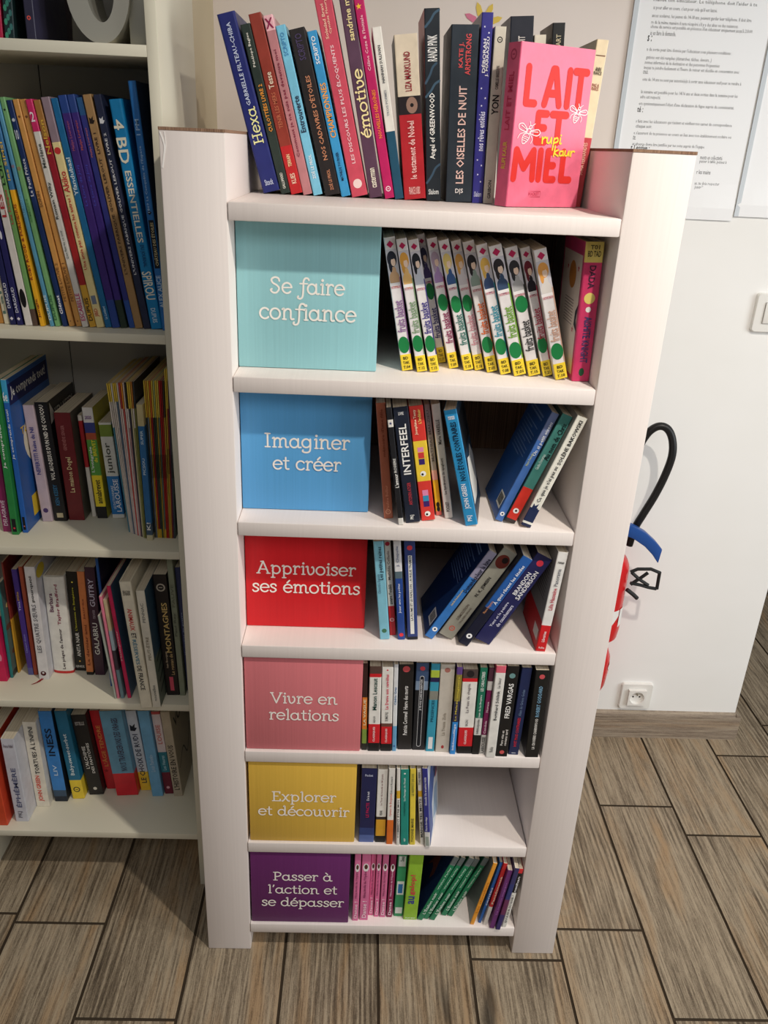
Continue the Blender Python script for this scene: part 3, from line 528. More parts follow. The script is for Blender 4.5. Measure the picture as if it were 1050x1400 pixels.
 ('manga_volume','white manga with a black-and-white figure and violet title,third from the aqua box','book','manga volumes beside the aqua box',[0.0257,0.0684,1.2389,-0.227,0.0153,0.2044,0.1349],[(0.125,(250,220,60)),(1,(236,232,232))],[('BD',(30,30,30),0.085,0.108,0.45,0.5,'h'),('TAK',(30,30,30),0.05,0.073,0.6,0.5,'h'),('T.13',(30,30,30),0.015,0.038,0.62,0.5,'h'),('fruits basket',(70,60,140),0.3,0.54,0.75),('NATSUKI TAKAYA',(200,90,110),0.63,0.65,0.8,0.5,'h')],[('rect',0.5,0.79,0.98,0.25,(206,204,212)),('ellipse',0.5,0.7,0.9,0.06,(200,205,215)),('ellipse',0.56,0.76,0.34,0.03,(200,205,215)),('ellipse',0.47,0.845,0.84,0.058,(36,38,46)),('ellipse',0.28,0.8,0.3,0.05,(36,38,46)),('ellipse',0.56,0.822,0.4,0.03,(240,212,190)),('ellipse',0.5,0.865,0.6,0.022,(36,38,46)),('rect',0.5,0.66,0.98,0.025,(240,238,238)),('rect',0.955,0.42,0.09,0.58,(70,60,140)),('diamond',0.5,0.95,0.62,(190,40,90)),('dot',0.5,0.22,1.0,0.065,(32,128,70))],{'faceL': (210,205,200)}),
 ('manga_volume','white manga with a dark figure,pushed back,fourth from the aqua box','book','manga volumes beside the aqua box',[0.0444,0.1313,1.2389,-0.2369,0.0126,0.2074,0.1369],[(0.125,(250,220,60)),(1,(236,232,232))],[('BD',(30,30,30),0.085,0.108,0.45,0.5,'h'),('TAK',(30,30,30),0.05,0.073,0.6,0.5,'h'),('T.17',(30,30,30),0.015,0.038,0.62,0.5,'h'),('fruits basket',(50,50,120),0.2,0.44,0.75),('NATSUKI TAKAYA',(200,90,110),0.63,0.65,0.8,0.5,'h')],[('rect',0.5,0.79,0.98,0.25,(206,204,212)),('ellipse',0.5,0.7,0.9,0.06,(80,70,120)),('ellipse',0.56,0.76,0.34,0.03,(80,70,120)),('ellipse',0.47,0.845,0.84,0.058,(60,60,90)),('ellipse',0.28,0.8,0.3,0.05,(60,60,90)),('ellipse',0.56,0.822,0.4,0.03,(240,212,190)),('ellipse',0.5,0.865,0.6,0.022,(60,60,90)),('rect',0.5,0.66,0.98,0.025,(240,238,238)),('rect',0.955,0.42,0.09,0.58,(50,50,120)),('diamond',0.5,0.95,0.62,(190,40,90)),('dot',0.5,0.57,1.0,0.065,(32,128,70))],{'faceL': (210,205,200)}),
 ('manga_volume','white manga with a pale lilac figure and high green dot,fifth from the aqua box','book','manga volumes beside the aqua box',[0.0593,0.096,1.2389,-0.2424,0.0154,0.2056,0.1357],[(0.125,(250,220,60)),(1,(236,232,232))],[('BD',(30,30,30),0.085,0.108,0.45,0.5,'h'),('TAK',(30,30,30),0.05,0.073,0.6,0.5,'h'),('T.09',(30,30,30),0.015,0.038,0.62,0.5,'h'),('fruits basket',(150,60,100),0.2,0.44,0.75),('NATSUKI TAKAYA',(200,90,110),0.63,0.65,0.8,0.5,'h')],[('rect',0.5,0.79,0.98,0.25,(206,204,212)),('ellipse',0.5,0.7,0.9,0.06,(170,140,190)),('ellipse',0.56,0.76,0.34,0.03,(170,140,190)),('ellipse',0.47,0.845,0.84,0.058,(180,160,180)),('ellipse',0.28,0.8,0.3,0.05,(180,160,180)),('ellipse',0.56,0.822,0.4,0.03,(240,212,190)),('ellipse',0.5,0.865,0.6,0.022,(180,160,180)),('rect',0.5,0.66,0.98,0.025,(240,238,238)),('rect',0.955,0.42,0.09,0.58,(150,60,100)),('diamond',0.5,0.95,0.62,(190,40,90)),('dot',0.5,0.52,1.0,0.065,(32,128,70))],{'faceL': (210,205,200)}),
 ('manga_volume','white manga with a blond blue-clad figure and high green dot,sixth from the aqua box','book','manga volumes beside the aqua box',[0.0824,0.0869,1.2389,-0.2724,0.0155,0.2058,0.1358],[(0.125,(250,220,60)),(1,(236,232,232))],[('BD',(30,30,30),0.085,0.108,0.45,0.5,'h'),('TAK',(30,30,30),0.05,0.073,0.6,0.5,'h'),('T.18',(30,30,30),0.015,0.038,0.62,0.5,'h'),('fruits basket',(60,120,110),0.2,0.44,0.75),('NATSUKI TAKAYA',(200,90,110),0.63,0.65,0.8,0.5,'h')],[('rect',0.5,0.79,0.98,0.25,(206,204,212)),('ellipse',0.5,0.7,0.9,0.06,(60,90,140)),('ellipse',0.56,0.76,0.34,0.03,(60,90,140)),('ellipse',0.47,0.845,0.84,0.058,(225,200,120)),('ellipse',0.28,0.8,0.3,0.05,(225,200,120)),('ellipse',0.56,0.822,0.4,0.03,(240,212,190)),('ellipse',0.5,0.865,0.6,0.022,(225,200,120)),('rect',0.5,0.66,0.98,0.025,(240,238,238)),('rect',0.955,0.42,0.09,0.58,(60,120,110)),('diamond',0.5,0.95,0.62,(190,40,90)),('dot',0.5,0.52,1.0,0.065,(32,128,70))],{'faceL': (210,205,200)}),
 ('manga_volume','white manga with a blond white-clad figure and high green dot,seventh in the manga row','book','manga volumes beside the aqua box',[0.1007,0.09,1.2389,-0.268,0.0152,0.2055,0.1356],[(0.125,(250,220,60)),(1,(236,232,232))],[('BD',(30,30,30),0.085,0.108,0.45,0.5,'h'),('TAK',(30,30,30),0.05,0.073,0.6,0.5,'h'),('T.10',(30,30,30),0.015,0.038,0.62,0.5,'h'),('fruits basket',(210,150,160),0.2,0.44,0.75),('NATSUKI TAKAYA',(200,90,110),0.63,0.65,0.8,0.5,'h')],[('rect',0.5,0.79,0.98,0.25,(206,204,212)),('ellipse',0.5,0.7,0.9,0.06,(220,215,220)),('ellipse',0.56,0.76,0.34,0.03,(220,215,220)),('ellipse',0.47,0.845,0.84,0.058,(226,170,90)),('ellipse',0.28,0.8,0.3,0.05,(226,170,90)),('ellipse',0.56,0.822,0.4,0.03,(240,212,190)),('ellipse',0.5,0.865,0.6,0.022,(226,170,90)),('rect',0.5,0.66,0.98,0.025,(240,238,238)),('rect',0.955,0.42,0.09,0.58,(210,150,160)),('diamond',0.5,0.95,0.62,(190,40,90)),('dot',0.5,0.53,1.0,0.065,(32,128,70))],{'faceL': (210,205,200)}),
 ('manga_volume','white manga with a dark-braided figure and orange title,eighth in the manga row','book','manga volumes beside the aqua box',[0.1191,0.08,1.2389,-0.2739,0.0171,0.2061,0.136],[(0.125,(250,220,60)),(1,(236,232,232))],[('BD',(30,30,30),0.085,0.108,0.45,0.5,'h'),('TAK',(30,30,30),0.05,0.073,0.6,0.5,'h'),('T.05',(30,30,30),0.015,0.038,0.62,0.5,'h'),('fruits basket',(220,110,50),0.3,0.54,0.75),('NATSUKI TAKAYA',(200,90,110),0.63,0.65,0.8,0.5,'h')],[('rect',0.5,0.79,0.98,0.25,(206,204,212)),('ellipse',0.5,0.7,0.9,0.06,(150,170,160)),('ellipse',0.56,0.76,0.34,0.03,(150,170,160)),('ellipse',0.47,0.845,0.84,0.058,(50,46,50)),('ellipse',0.28,0.8,0.3,0.05,(50,46,50)),('ellipse',0.56,0.822,0.4,0.03,(240,212,190)),('ellipse',0.5,0.865,0.6,0.022,(50,46,50)),('rect',0.5,0.66,0.98,0.025,(240,238,238)),('rect',0.955,0.42,0.09,0.58,(220,110,50)),('diamond',0.5,0.95,0.62,(190,40,90)),('dot',0.5,0.215,1.0,0.065,(32,128,70))],{'faceL': (210,205,200)}),
 ('manga_volume','white manga with a blond figure in blue and turquoise title,ninth in the manga row','book','manga volumes beside the aqua box',[0.1395,0.0681,1.2389,-0.2843,0.0169,0.2042,0.1348],[(0.125,(250,220,60)),(1,(236,232,232))],[('BD',(30,30,30),0.085,0.108,0.45,0.5,'h'),('TAK',(30,30,30),0.05,0.073,0.6,0.5,'h'),('T.08',(30,30,30),0.015,0.038,0.62,0.5,'h'),('fruits basket',(60,150,170),0.3,0.54,0.75),('NATSUKI TAKAYA',(200,90,110),0.63,0.65,0.8,0.5,'h')],[('rect',0.5,0.79,0.98,0.25,(206,204,212)),('ellipse',0.5,0.7,0.9,0.06,(70,90,130)),('ellipse',0.56,0.76,0.34,0.03,(70,90,130)),('ellipse',0.47,0.845,0.84,0.058,(224,180,90)),('ellipse',0.28,0.8,0.3,0.05,(224,180,90)),('ellipse',0.56,0.822,0.4,0.03,(240,212,190)),('ellipse',0.5,0.865,0.6,0.022,(224,180,90)),('rect',0.5,0.66,0.98,0.025,(240,238,238)),('rect',0.955,0.42,0.09,0.58,(60,150,170)),('diamond',0.5,0.95,0.62,(190,40,90)),('dot',0.5,0.22,1.0,0.065,(32,128,70))],{'faceL': (210,205,200)}),
 ('manga_volume','white manga with a dark-haired figure and lime title,tenth in the manga row','book','manga volumes beside the aqua box',[0.1604,0.0624,1.2389,-0.2959,0.0193,0.2045,0.135],[(0.125,(250,220,60)),(1,(236,232,232))],[('BD',(30,30,30),0.085,0.108,0.45,0.5,'h'),('TAK',(30,30,30),0.05,0.073,0.6,0.5,'h'),('T.01',(30,30,30),0.015,0.038,0.62,0.5,'h'),('fruits basket',(120,170,60),0.3,0.54,0.75),('NATSUKI TAKAYA',(200,90,110),0.63,0.65,0.8,0.5,'h')],[('rect',0.5,0.79,0.98,0.25,(206,204,212)),('ellipse',0.5,0.7,0.9,0.06,(60,80,110)),('ellipse',0.56,0.76,0.34,0.03,(60,80,110)),('ellipse',0.47,0.845,0.84,0.058,(48,44,48)),('ellipse',0.28,0.8,0.3,0.05,(48,44,48)),('ellipse',0.56,0.822,0.4,0.03,(240,212,190)),('ellipse',0.5,0.865,0.6,0.022,(48,44,48)),('rect',0.5,0.66,0.98,0.025,(240,238,238)),('rect',0.955,0.42,0.09,0.58,(120,170,60)),('diamond',0.5,0.95,0.62,(190,40,90)),('dot',0.5,0.2,1.0,0.065,(32,128,70))],{'faceL': (210,205,200)}),
 ('manga_volume','white manga with a grey figure and high green dot,eleventh in the manga row','book','manga volumes beside the aqua box',[0.1842,0.0649,1.2389,-0.2942,0.019,0.2027,0.1338],[(0.125,(250,220,60)),(1,(236,232,232))],[('BD',(30,30,30),0.085,0.108,0.45,0.5,'h'),('TAK',(30,30,30),0.05,0.073,0.6,0.5,'h'),('T.15',(30,30,30),0.015,0.038,0.62,0.5,'h'),('fruits basket',(60,60,60),0.2,0.44,0.75),('NATSUKI TAKAYA',(200,90,110),0.63,0.65,0.8,0.5,'h')],[('rect',0.5,0.79,0.98,0.25,(206,204,212)),('ellipse',0.5,0.7,0.9,0.06,(180,180,180)),('ellipse',0.56,0.76,0.34,0.03,(180,180,180)),('ellipse',0.47,0.845,0.84,0.058,(50,50,54)),('ellipse',0.28,0.8,0.3,0.05,(50,50,54)),('ellipse',0.56,0.822,0.4,0.03,(240,212,190)),('ellipse',0.5,0.865,0.6,0.022,(50,50,54)),('rect',0.5,0.66,0.98,0.025,(240,238,238)),('rect',0.955,0.42,0.09,0.58,(60,60,60)),('diamond',0.5,0.95,0.62,(190,40,90)),('dot',0.5,0.57,1.0,0.065,(32,128,70))],{'faceL': (210,205,200)}),
 ('manga_volume','white manga with a wine-red figure and raspberry title,twelfth in the manga row','book','manga volumes beside the aqua box',[0.208,0.0671,1.2389,-0.2948,0.0149,0.2032,0.1341],[(0.125,(250,220,60)),(1,(236,232,232))],[('BD',(30,30,30),0.085,0.108,0.45,0.5,'h'),('TAK',(30,30,30),0.05,0.073,0.6,0.5,'h'),('T.21',(30,30,30),0.015,0.038,0.62,0.5,'h'),('fruits basket',(190,70,90),0.3,0.54,0.75),('NATSUKI TAKAYA',(200,90,110),0.63,0.65,0.8,0.5,'h')],[('rect',0.5,0.79,0.98,0.25,(206,204,212)),('ellipse',0.5,0.7,0.9,0.06,(40,36,44)),('ellipse',0.56,0.76,0.34,0.03,(40,36,44)),('ellipse',0.47,0.845,0.84,0.058,(110,36,50)),('ellipse',0.28,0.8,0.3,0.05,(110,36,50)),('ellipse',0.56,0.822,0.4,0.03,(240,212,190)),('ellipse',0.5,0.865,0.6,0.022,(110,36,50)),('rect',0.5,0.66,0.98,0.025,(240,238,238)),('rect',0.955,0.42,0.09,0.58,(190,70,90)),('diamond',0.5,0.95,0.62,(190,40,90)),('dot',0.5,0.25,1.0,0.065,(32,128,70))],{'faceL': (210,205,200)}),
 ('manga_volume','white manga with an orange-haired figure,beside the pink hardback','book','manga volumes beside the aqua box',[0.2243,0.0493,1.2389,-0.2896,0.0192,0.2029,0.1339],[(0.125,(250,220,60)),(1,(236,232,232))],[('BD',(30,30,30),0.085,0.108,0.45,0.5,'h'),('TAK',(30,30,30),0.05,0.073,0.6,0.5,'h'),('T.10',(30,30,30),0.015,0.038,0.62,0.5,'h'),('fruits basket',(210,170,150),0.3,0.54,0.75),('NATSUKI TAKAYA',(200,90,110),0.63,0.65,0.8,0.5,'h')],[('rect',0.5,0.79,0.98,0.25,(206,204,212)),('ellipse',0.5,0.7,0.9,0.06,(220,215,210)),('ellipse',0.56,0.76,0.34,0.03,(220,215,210)),('ellipse',0.47,0.845,0.84,0.058,(226,160,80)),('ellipse',0.28,0.8,0.3,0.05,(226,160,80)),('ellipse',0.56,0.822,0.4,0.03,(240,212,190)),('ellipse',0.5,0.865,0.6,0.022,(226,160,80)),('rect',0.5,0.66,0.98,0.025,(240,238,238)),('rect',0.955,0.42,0.09,0.58,(210,170,150)),('diamond',0.5,0.95,0.62,(190,40,90)),('dot',0.5,0.22,1.0,0.065,(32,128,70))],{'faceL': (210,205,200)}),
 ('manga_volume','pink hardback with a yellow label at its head,right end of the manga shelf','book','manga volumes beside the aqua box',[0.2489,0.0463,1.2389,-0.0293,0.0278,0.2105,0.1389],[(0.86,(214,62,110)),(1,(226,206,110))],[('DADA',(60,40,60),0.68,0.84,0.34,0.5,'d'),('AISHITE KNIGHT',(60,70,120),0.14,0.48,0.42,0.55,'d'),('BD TAD',(60,50,40),0.9,0.94,0.7,0.5,'h'),('T01',(60,50,40),0.95,0.98,0.5,0.5,'h')],[('disc',0.5,0.61,0.6,(235,215,120)),('disc',0.5,0.53,0.3,(240,240,235)),('ellipse',0.5,0.07,0.3,0.03,(40,90,60))],{'hard': 1,'faceL': (206,70,120),'covL': 'stars'}),
 ('paperback_book','terracotta paperback standing next to the sky-blue box','book','paperbacks beside the sky-blue box',[-0.0378,0.0299,0.997,-0.1085,0.0153,0.1998,0.1319],[(1,(176,100,74))],[('Pauline Bellier',(220,150,120),0.08,0.3,0.3),("mémoire d'une fille",(130,60,40),0.55,0.95,0.3)],[('ring',0.5,0.06,0.6,(230,170,140))],{}),
 ('paperback_book','thin black paperback with white bands between the terracotta and the navy spines','book','paperbacks beside the sky-blue box',[-0.0143,0.0066,0.997,-0.1458,0.0085,0.2012,0.1328],[(0.06,(225,222,215)),(0.84,(32,32,36)),(0.9,(238,234,226)),(1,(32,32,36))],[("L'amour",(245,245,240),0.33,0.45,0.7),('ROSIERE',(225,225,220),0.46,0.58,0.5)],[('star',0.5,0.87,0.7,(40,50,110))],{}),
 ('paperback_book','navy novel with bold white capitals,standing below the manga shelf','book','paperbacks beside the sky-blue box',[-0.0017,0.015,0.997,-0.1589,0.0238,0.1992,0.1315],[(1,(32,38,54))],[('INTERFEEL',(245,244,240),0.43,0.86,0.5),('ANTONIN ATGER',(190,60,70),0.16,0.36,0.24),('PKJ',(235,235,230),0.03,0.07,0.3),('LIVRE',(220,220,220),0.935,0.96,0.35,0.5,'h')],[],{}),
 ('paperback_book','red and yellow novel with small colour swatches on its spine','book','paperbacks beside the sky-blue box',[0.025,0.0258,0.997,-0.1657,0.0226,0.1991,0.1314],[(0.355,(222,62,54)),(0.705,(246,210,66)),(1,(222,62,54))],[('Josephine Tassy',(250,235,200),0.76,0.97,0.24,0.36),("L'indésir",(250,225,120),0.85,0.97,0.22,0.66)],[('rect',0.5,0.63,0.42,0.04,(232,140,180)),('rect',0.5,0.58,0.42,0.05,(210,60,60)),('rect',0.5,0.525,0.42,0.05,(60,40,110)),('rect',0.5,0.25,0.42,0.05,(232,140,180)),('rect',0.5,0.2,0.42,0.05,(60,150,190)),('rect',0.5,0.15,0.42,0.05,(70,40,110)),('disc',0.5,0.42,0.42,(250,248,240)),('disc',0.45,0.415,0.18,(20,20,20)),('disc',0.5,0.06,0.42,(250,248,240)),('disc',0.45,0.055,0.18,(20,20,20))],{}),
 ('paperback_book','thin grey paperback with a yellow lower third,beside the red and yellow novel','book','paperbacks beside the sky-blue box',[0.0514,0.0497,0.997,-0.1711,0.0094,0.1965,0.1297],[(0.04,(235,120,110)),(0.33,(248,212,50)),(0.42,(235,190,180)),(1,(170,166,170))],[('MATHIAS MALZIEU',(110,105,110),0.5,0.95,0.45)],[('ellipse',0.5,0.1,0.6,0.025,(40,35,30)),('ellipse',0.5,0.06,0.6,0.025,(40,35,30))],{}),
 ('paperback_book','light grey paperback with small dark lettering,left of the blue white-lettered novel','book','paperbacks beside the sky-blue box',[0.065,0.0386,0.997,-0.1834,0.014,0.2007,0.1324],[(1,(218,214,208))],[('Marie VAREILLE',(40,40,40),0.66,0.87,0.4),('Le Syndrome du spaghetti',(60,60,60),0.22,0.54,0.38),('POCKET',(50,50,50),0.06,0.15,0.4)],[],{'faceR': (30,30,32)}),
 ('paperback_book','bright blue novel with hand-drawn white lettering,tilted left in the middle of its shelf','book','paperbacks beside the sky-blue box',[0.0969,0.0113,0.997,-0.2554,0.0204,0.1999,0.132],[(1,(48,150,206))],[('NOS ÉTOILES CONTRAIRES',(20,34,52),0.4,0.9,0.55),('JOHN GREEN',(245,248,250),0.15,0.37,0.5),('PKJ',(245,248,250),0.04,0.09,0.45),('roman',(240,240,240),0.92,0.95,0.5,0.5,'h')],[],{'faceR': (40,60,80),'covR': 'cloud','yaw': -9}),
 ('paperback_book','blue paperback leaning right,leftmost of the three tilted books under the manga','book','paperbacks beside the sky-blue box',[0.1614,0.0326,0.997,0.3616,0.013,0.2033,0.1342],[(0.75,(74,118,190)),(1,(112,126,168))],[('Un si petit oiseau',(240,244,250),0.62,0.92,0.55,0.62),('Marie Pavlenko',(196,205,160),0.52,0.64,0.3,0.3)],[('disc',0.5,0.065,0.6,(250,250,250)),('disc',0.5,0.065,0.25,(30,50,90))],{'faceL': (40,84,150),'covL': 'back'}),
 ('paperback_book','teal paperback with a red foot,leaning between the blue and the white ones','book','paperbacks beside the sky-blue box',[0.1814,0.0258,0.997,0.3668,0.0179,0.2019,0.1332],[(0.03,(60,50,50)),(0.33,(222,58,46)),(1,(72,136,128))],[('Au nom de Chris',(24,40,40),0.6,0.93,0.5,0.62),('Claudine Desmarteau',(200,225,220),0.5,0.64,0.3,0.3)],[('disc',0.5,0.11,0.55,(250,250,250)),('disc',0.5,0.11,0.22,(40,30,30))],{'faceL': (40,70,70)}),
 ('paperback_book','white paperback with black lettering leaning against the right side of its shelf','book','paperbacks beside the sky-blue box',[0.2053,0.0112,0.997,0.3438,0.0174,0.2029,0.1339],[(0.025,(40,48,80)),(0.045,(240,238,228)),(0.17,(36,48,84)),(1,(240,238,226))],[("Ce que je n'ai pas su",(60,60,62),0.23,0.56,0.5),('SOLÈNE BAKOWSKI',(26,26,28),0.58,0.97,0.45)],[('flame',0.5,0.18,0.7,(36,48,84))],{'faceL': (150,146,140)}),
 ('paperback_book','pale turquoise paperback next to the red box','book','paperbacks beside the red box',[-0.0347,0.0294,0.7601,-0.1016,0.0173,0.1947,0.1285],[(1,(132,196,216))],[('Les petites reines',(34,44,60),0.62,0.95,0.5,0.62),('Clémentine Beauvais',(90,130,150),0.48,0.68,0.3,0.3)],[('disc',0.5,0.09,0.5,(70,120,90))],{}),
 ('paperback_book','thin cream paperback with a red foot beside the pale turquoise one','book','paperbacks beside the red box',[-0.0169,0.044,0.7601,-0.1,0.0114,0.1894,0.125],[(0.32,(200,36,46)),(1,(226,216,206))],[("avant l'oubli",(60,50,50),0.34,0.55,0.5),('Mathilde Collerin',(110,90,90),0.6,0.9,0.4)],[('disc',0.5,0.97,0.7,(190,40,60)),('ring',0.5,0.17,0.7,(245,200,200))],{}),
 ('paperback_book','thin paperback,white above and royal blue below,left of the white-striped navy one','book','paperbacks beside the red box',[-0.0026,0.0303,0.7601,-0.0917,0.0129,0.1965,0.1297],[(0.63,(38,74,150)),(0.7,(90,110,120)),(1,(226,226,228))],[('J. Chapelle',(100,110,140),0.75,0.95,0.4),('Jouer avec les poètes',(235,240,248),0.28,0.58,0.42)],[('disc',0.5,0.05,0.6,(230,60,70))],{}),
 ('paperback_book','navy paperback with a long white stripe carrying its title','book','paperbacks beside the red box',[0.0146,0.031,0.7601,-0.0861,0.0186,0.1962,0.1295],[(0.03,(26,30,40)),(1,(50,68,128))],[],[('rect',0.5,0.46,0.36,0.8,(238,238,232)),('ttl',0.5,0.5,'LA PLUME ET LE PAPILLON - AURELIE TRAMIER',0.2,0.86,0.22,(50,50,60)),('disc',0.5,0.935,0.5,(210,60,70))],{}),
 ('paperback_book','blue-to-lilac paperback leaning right,leftmost of the tilted row beside the red box','book','paperbacks beside the red box',[0.0594,0.0348,0.7601,0.5187,0.0157,0.2009,0.1326],[(0.7,(56,124,200)),(1,(150,146,170))],[('Demandez-leur la lune',(26,30,54),0.55,0.93,0.55,0.62),('Isabelle Pandazopoulos',(220,200,140),0.38,0.56,0.3,0.35)],[('disc',0.5,0.1,0.6,(250,250,250)),('disc',0.5,0.1,0.25,(30,50,90))],{'faceL': (24,50,96),'covL': 'back'}),
 ('paperback_book','grey-beige novel with a dark red picture at its head,tilted to the right','book','paperbacks beside the red box',[0.0952,0.0348,0.7601,0.5147,0.028,0.2003,0.1322],[(1,(160,158,146))],[('N. K. JEMISIN',(50,46,44),0.48,0.7,0.28),('DÉMOLITION',(110,100,90),0.2,0.38,0.22,0.4),('The Fifth World',(120,110,100),0.18,0.36,0.14,0.7)],[('ellipse',0.5,0.88,0.85,0.07,(120,50,42)),('ellipse',0.6,0.9,0.4,0.03,(40,26,26)),('ring',0.5,0.1,0.4,(210,90,70))],{'faceL': (60,56,56)}),
 ('paperback_book','paperback,blue above and black below,leaning between the grey and the navy novels','book','paperbacks beside the red box',[0.1205,0.0141,0.7601,0.503,0.0191,0.1997,0.1318],[(0.42,(22,26,48)),(1,(38,92,166))],[('À quoi rêvent les étoiles',(240,244,250),0.48,0.92,0.5,0.6),('Manon Fargetton',(200,140,100),0.36,0.5,0.3,0.3)],[('disc',0.5,0.1,0.55,(250,250,250)),('disc',0.5,0.1,0.22,(30,30,50))],{'faceL': (20,24,40)}),
 ('paperback_book','broad navy novel with large white author capitals,rightmost of the books tilted right','book','paperbacks beside the red box',[0.1608,0.0214,0.7601,0.4864,0.0303,0.1957,0.1292],[(1,(36,38,88))],[('BRANDON',(242,242,246),0.55,0.8,0.26,0.35),('SANDERSON',(242,242,246),0.52,0.84,0.26,0.66),('Yumi et le peintre',(215,215,235),0.17,0.46,0.22,0.35),('de cauchemars',(215,215,235),0.2,0.45,0.22,0.66)],[('disc',0.5,0.92,0.4,(220,60,80))],{'faceL': (20,22,50)}),
 ('paperback_book','white paperback with a red foot leaning against the right side of the third shelf','book','paperbacks beside the red box',[0.258,0.0048,0.7601,0.0772,0.0176,0.1969,0.13],[(0.27,(214,34,40)),(1,(238,236,232))],[('Lilia Hassaine',(190,50,70),0.43,0.65,0.42),('Panorama',(130,130,135),0.67,0.84,0.38),('roman',(60,60,60),0.89,0.91,0.6,0.5,'h'),('folio',(250,230,230),0.03,0.05,0.6,0.5,'h'),('Librairies',(250,230,230),0.1,0.21,0.3)],[],{'faceL': (150,148,148),'covL': 'panorama'}),
 ('paperback_book','thin orange and green paperback squeezed against the pink box','book','paperbacks beside the pink box',[-0.0603,0.0096,0.5278,-0.0184,0.0092,0.1935,0.1277],[(0.08,(40,40,34)),(0.25,(130,160,70)),(0.62,(220,130,50)),(1,(60,36,34))],[('LA VAGUE',(240,230,190),0.3,0.6,0.5)],[],{}),
 ('paperback_book','white school edition with a dark green title and a red foot beside the pink box','book','paperbacks beside the pink box',[-0.0484,0.0073,0.5278,-0.0164,0.0213,0.1889,0.1246],[(0.1,(24,24,26)),(0.33,(214,34,44)),(0.88,(240,237,230)),(0.92,(214,34,44)),(1,(90,66,60))],[('Manon Lescaut',(34,76,66),0.5,0.87,0.36),('PRÉVOST',(60,60,60),0.35,0.43,0.2),('CLASSIQUES',(245,235,235),0.12,0.3,0.2)],[],{}),
 ('paperback_book','white school edition with a pink title and a red foot,second of its kind','book','paperbacks beside the pink box',[-0.0244,0.008,0.5278,-0.027,0.0201,0.1881,0.1242],[(0.09,(24,24,26)),(0.3,(214,34,44)),(0.34,(110,70,60)),(1,(240,237,230))],[('La Dame aux camélias',(216,60,90),0.51,0.92,0.28),('DUMAS FILS',(60,60,60),0.37,0.48,0.26),('CLASSIQUES',(245,235,235),0.11,0.28,0.2)],[('diamond',0.5,0.965,0.2,(216,60,90))],{}),
 ('paperback_book','thin white paperback with a pale blue foot beside the broad black novel','book','paperbacks beside the pink box',[-0.003,0.0087,0.5278,-0.0275,0.0078,0.1935,0.1277],[(0.3,(110,170,210)),(1,(230,232,234))],[('Cédric Gras',(60,110,160),0.55,0.75,0.5)],[('disc',0.5,0.06,0.6,(70,110,170))],{}),
 ('paperback_book','broad black novel with small white script,left half of the shelf by the pink box','book','paperbacks beside the pink box',[0.0075,0.0138,0.5278,-0.0324,0.0264,0.1903,0.1256],[(1,(34,32,32))],[('Patricia Cornwell  Havre des morts',(235,232,228),0.18,0.76,0.3)],[('disc',0.5,0.95,0.5,(200,80,84))],{}),
 ('paperback_book','black novel with a pale diagonal band and an outlined title strip','book','paperbacks beside the pink box',[0.0349,0.0136,0.5278,-0.0146,0.0233,0.195,0.1287],[(0.7,(26,28,34)),(0.8,(130,150,176)),(1,(62,84,120))],[('JE TE VOIS CLARE MACKINTOSH',(230,230,232),0.47,0.82,0.2)],[('pill',0.5,0.45,0.34,0.82,(215,215,218),(26,28,34)),('disc',0.5,0.94,0.4,(210,70,80))],{}),
 ('paperback_book','turquoise paperback with lime and purple bands near its head','book','paperbacks beside the pink box',[0.0603,0.0105,0.5278,-0.0084,0.016,0.1962,0.1295],[(0.6,(58,158,186)),(0.7,(140,140,130)),(0.8,(58,158,186)),(0.85,(40,36,80)),(0.93,(180,200,70)),(1,(58,158,186))],[('PRESENCES',(30,80,100),0.35,0.6,0.3)],[('rect',0.5,0.1,0.5,0.14,(235,235,235))],{}),
 ('paperback_book','broad beige novel with a faded spine,on the shelf with the pink box','book','paperbacks beside the pink box',[0.0785,0.0095,0.5278,-0.0165,0.026,0.1958,0.1292],[(1,(206,198,186))],[('La Tresse',(150,140,125),0.2,0.36,0.22),('Zola',(160,150,135),0.38,0.46,0.22)],[('disc',0.5,0.94,0.4,(170,110,100)),('ellipse',0.5,0.06,0.2,0.02,(170,60,60))],{}),
 ('paperback_book','thin paperback with a sky-blue foot and an olive head,right of the beige novel','book','paperbacks beside the pink box',[0.1054,0.0042,0.5278,-0.0064,0.0104,0.1944,0.1283],[(0.38,(50,144,222)),(0.62,(50,48,80)),(0.92,(150,136,60)),(1,(100,70,140))],[('bibliocollège',(235,240,250),0.05,0.36,0.5),('Le Malade imaginaire',(220,200,80),0.4,0.9,0.45)],[],{}),
 ('paperback_book','widest white school edition with a red foot,beside a green spine','book','paperbacks beside the pink box',[0.1194,0.0064,0.5278,-0.0181,0.0273,0.1886,0.1245],[(0.09,(22,22,24)),(0.32,(214,34,44)),(0.86,(240,237,230)),(0.9,(214,34,44)),(1,(80,66,64))],[('La Peau de chagrin',(120,110,112),0.5,0.84,0.24),('BALZAC',(90,90,90),0.34,0.42,0.16),('CLASSIQUES',(245,235,235),0.12,0.29,0.18)],[('ellipse',0.5,0.95,0.5,0.04,(40,34,36))],{}),
 ('paperback_book','green paperback with a white and a black band at its foot','book','paperbacks beside the pink box',[0.1472,0.0051,0.5278,-0.005,0.0134,0.1941,0.1281],[(0.23,(26,28,28)),(0.43,(226,226,222)),(1,(30,118,92))],[('LES CARACTERES',(240,245,240),0.74,0.96,0.42),('Jean de La Bruyère',(235,240,238),0.44,0.7,0.36),('bibliolycée',(60,60,60),0.25,0.42,0.4)],[],{}),
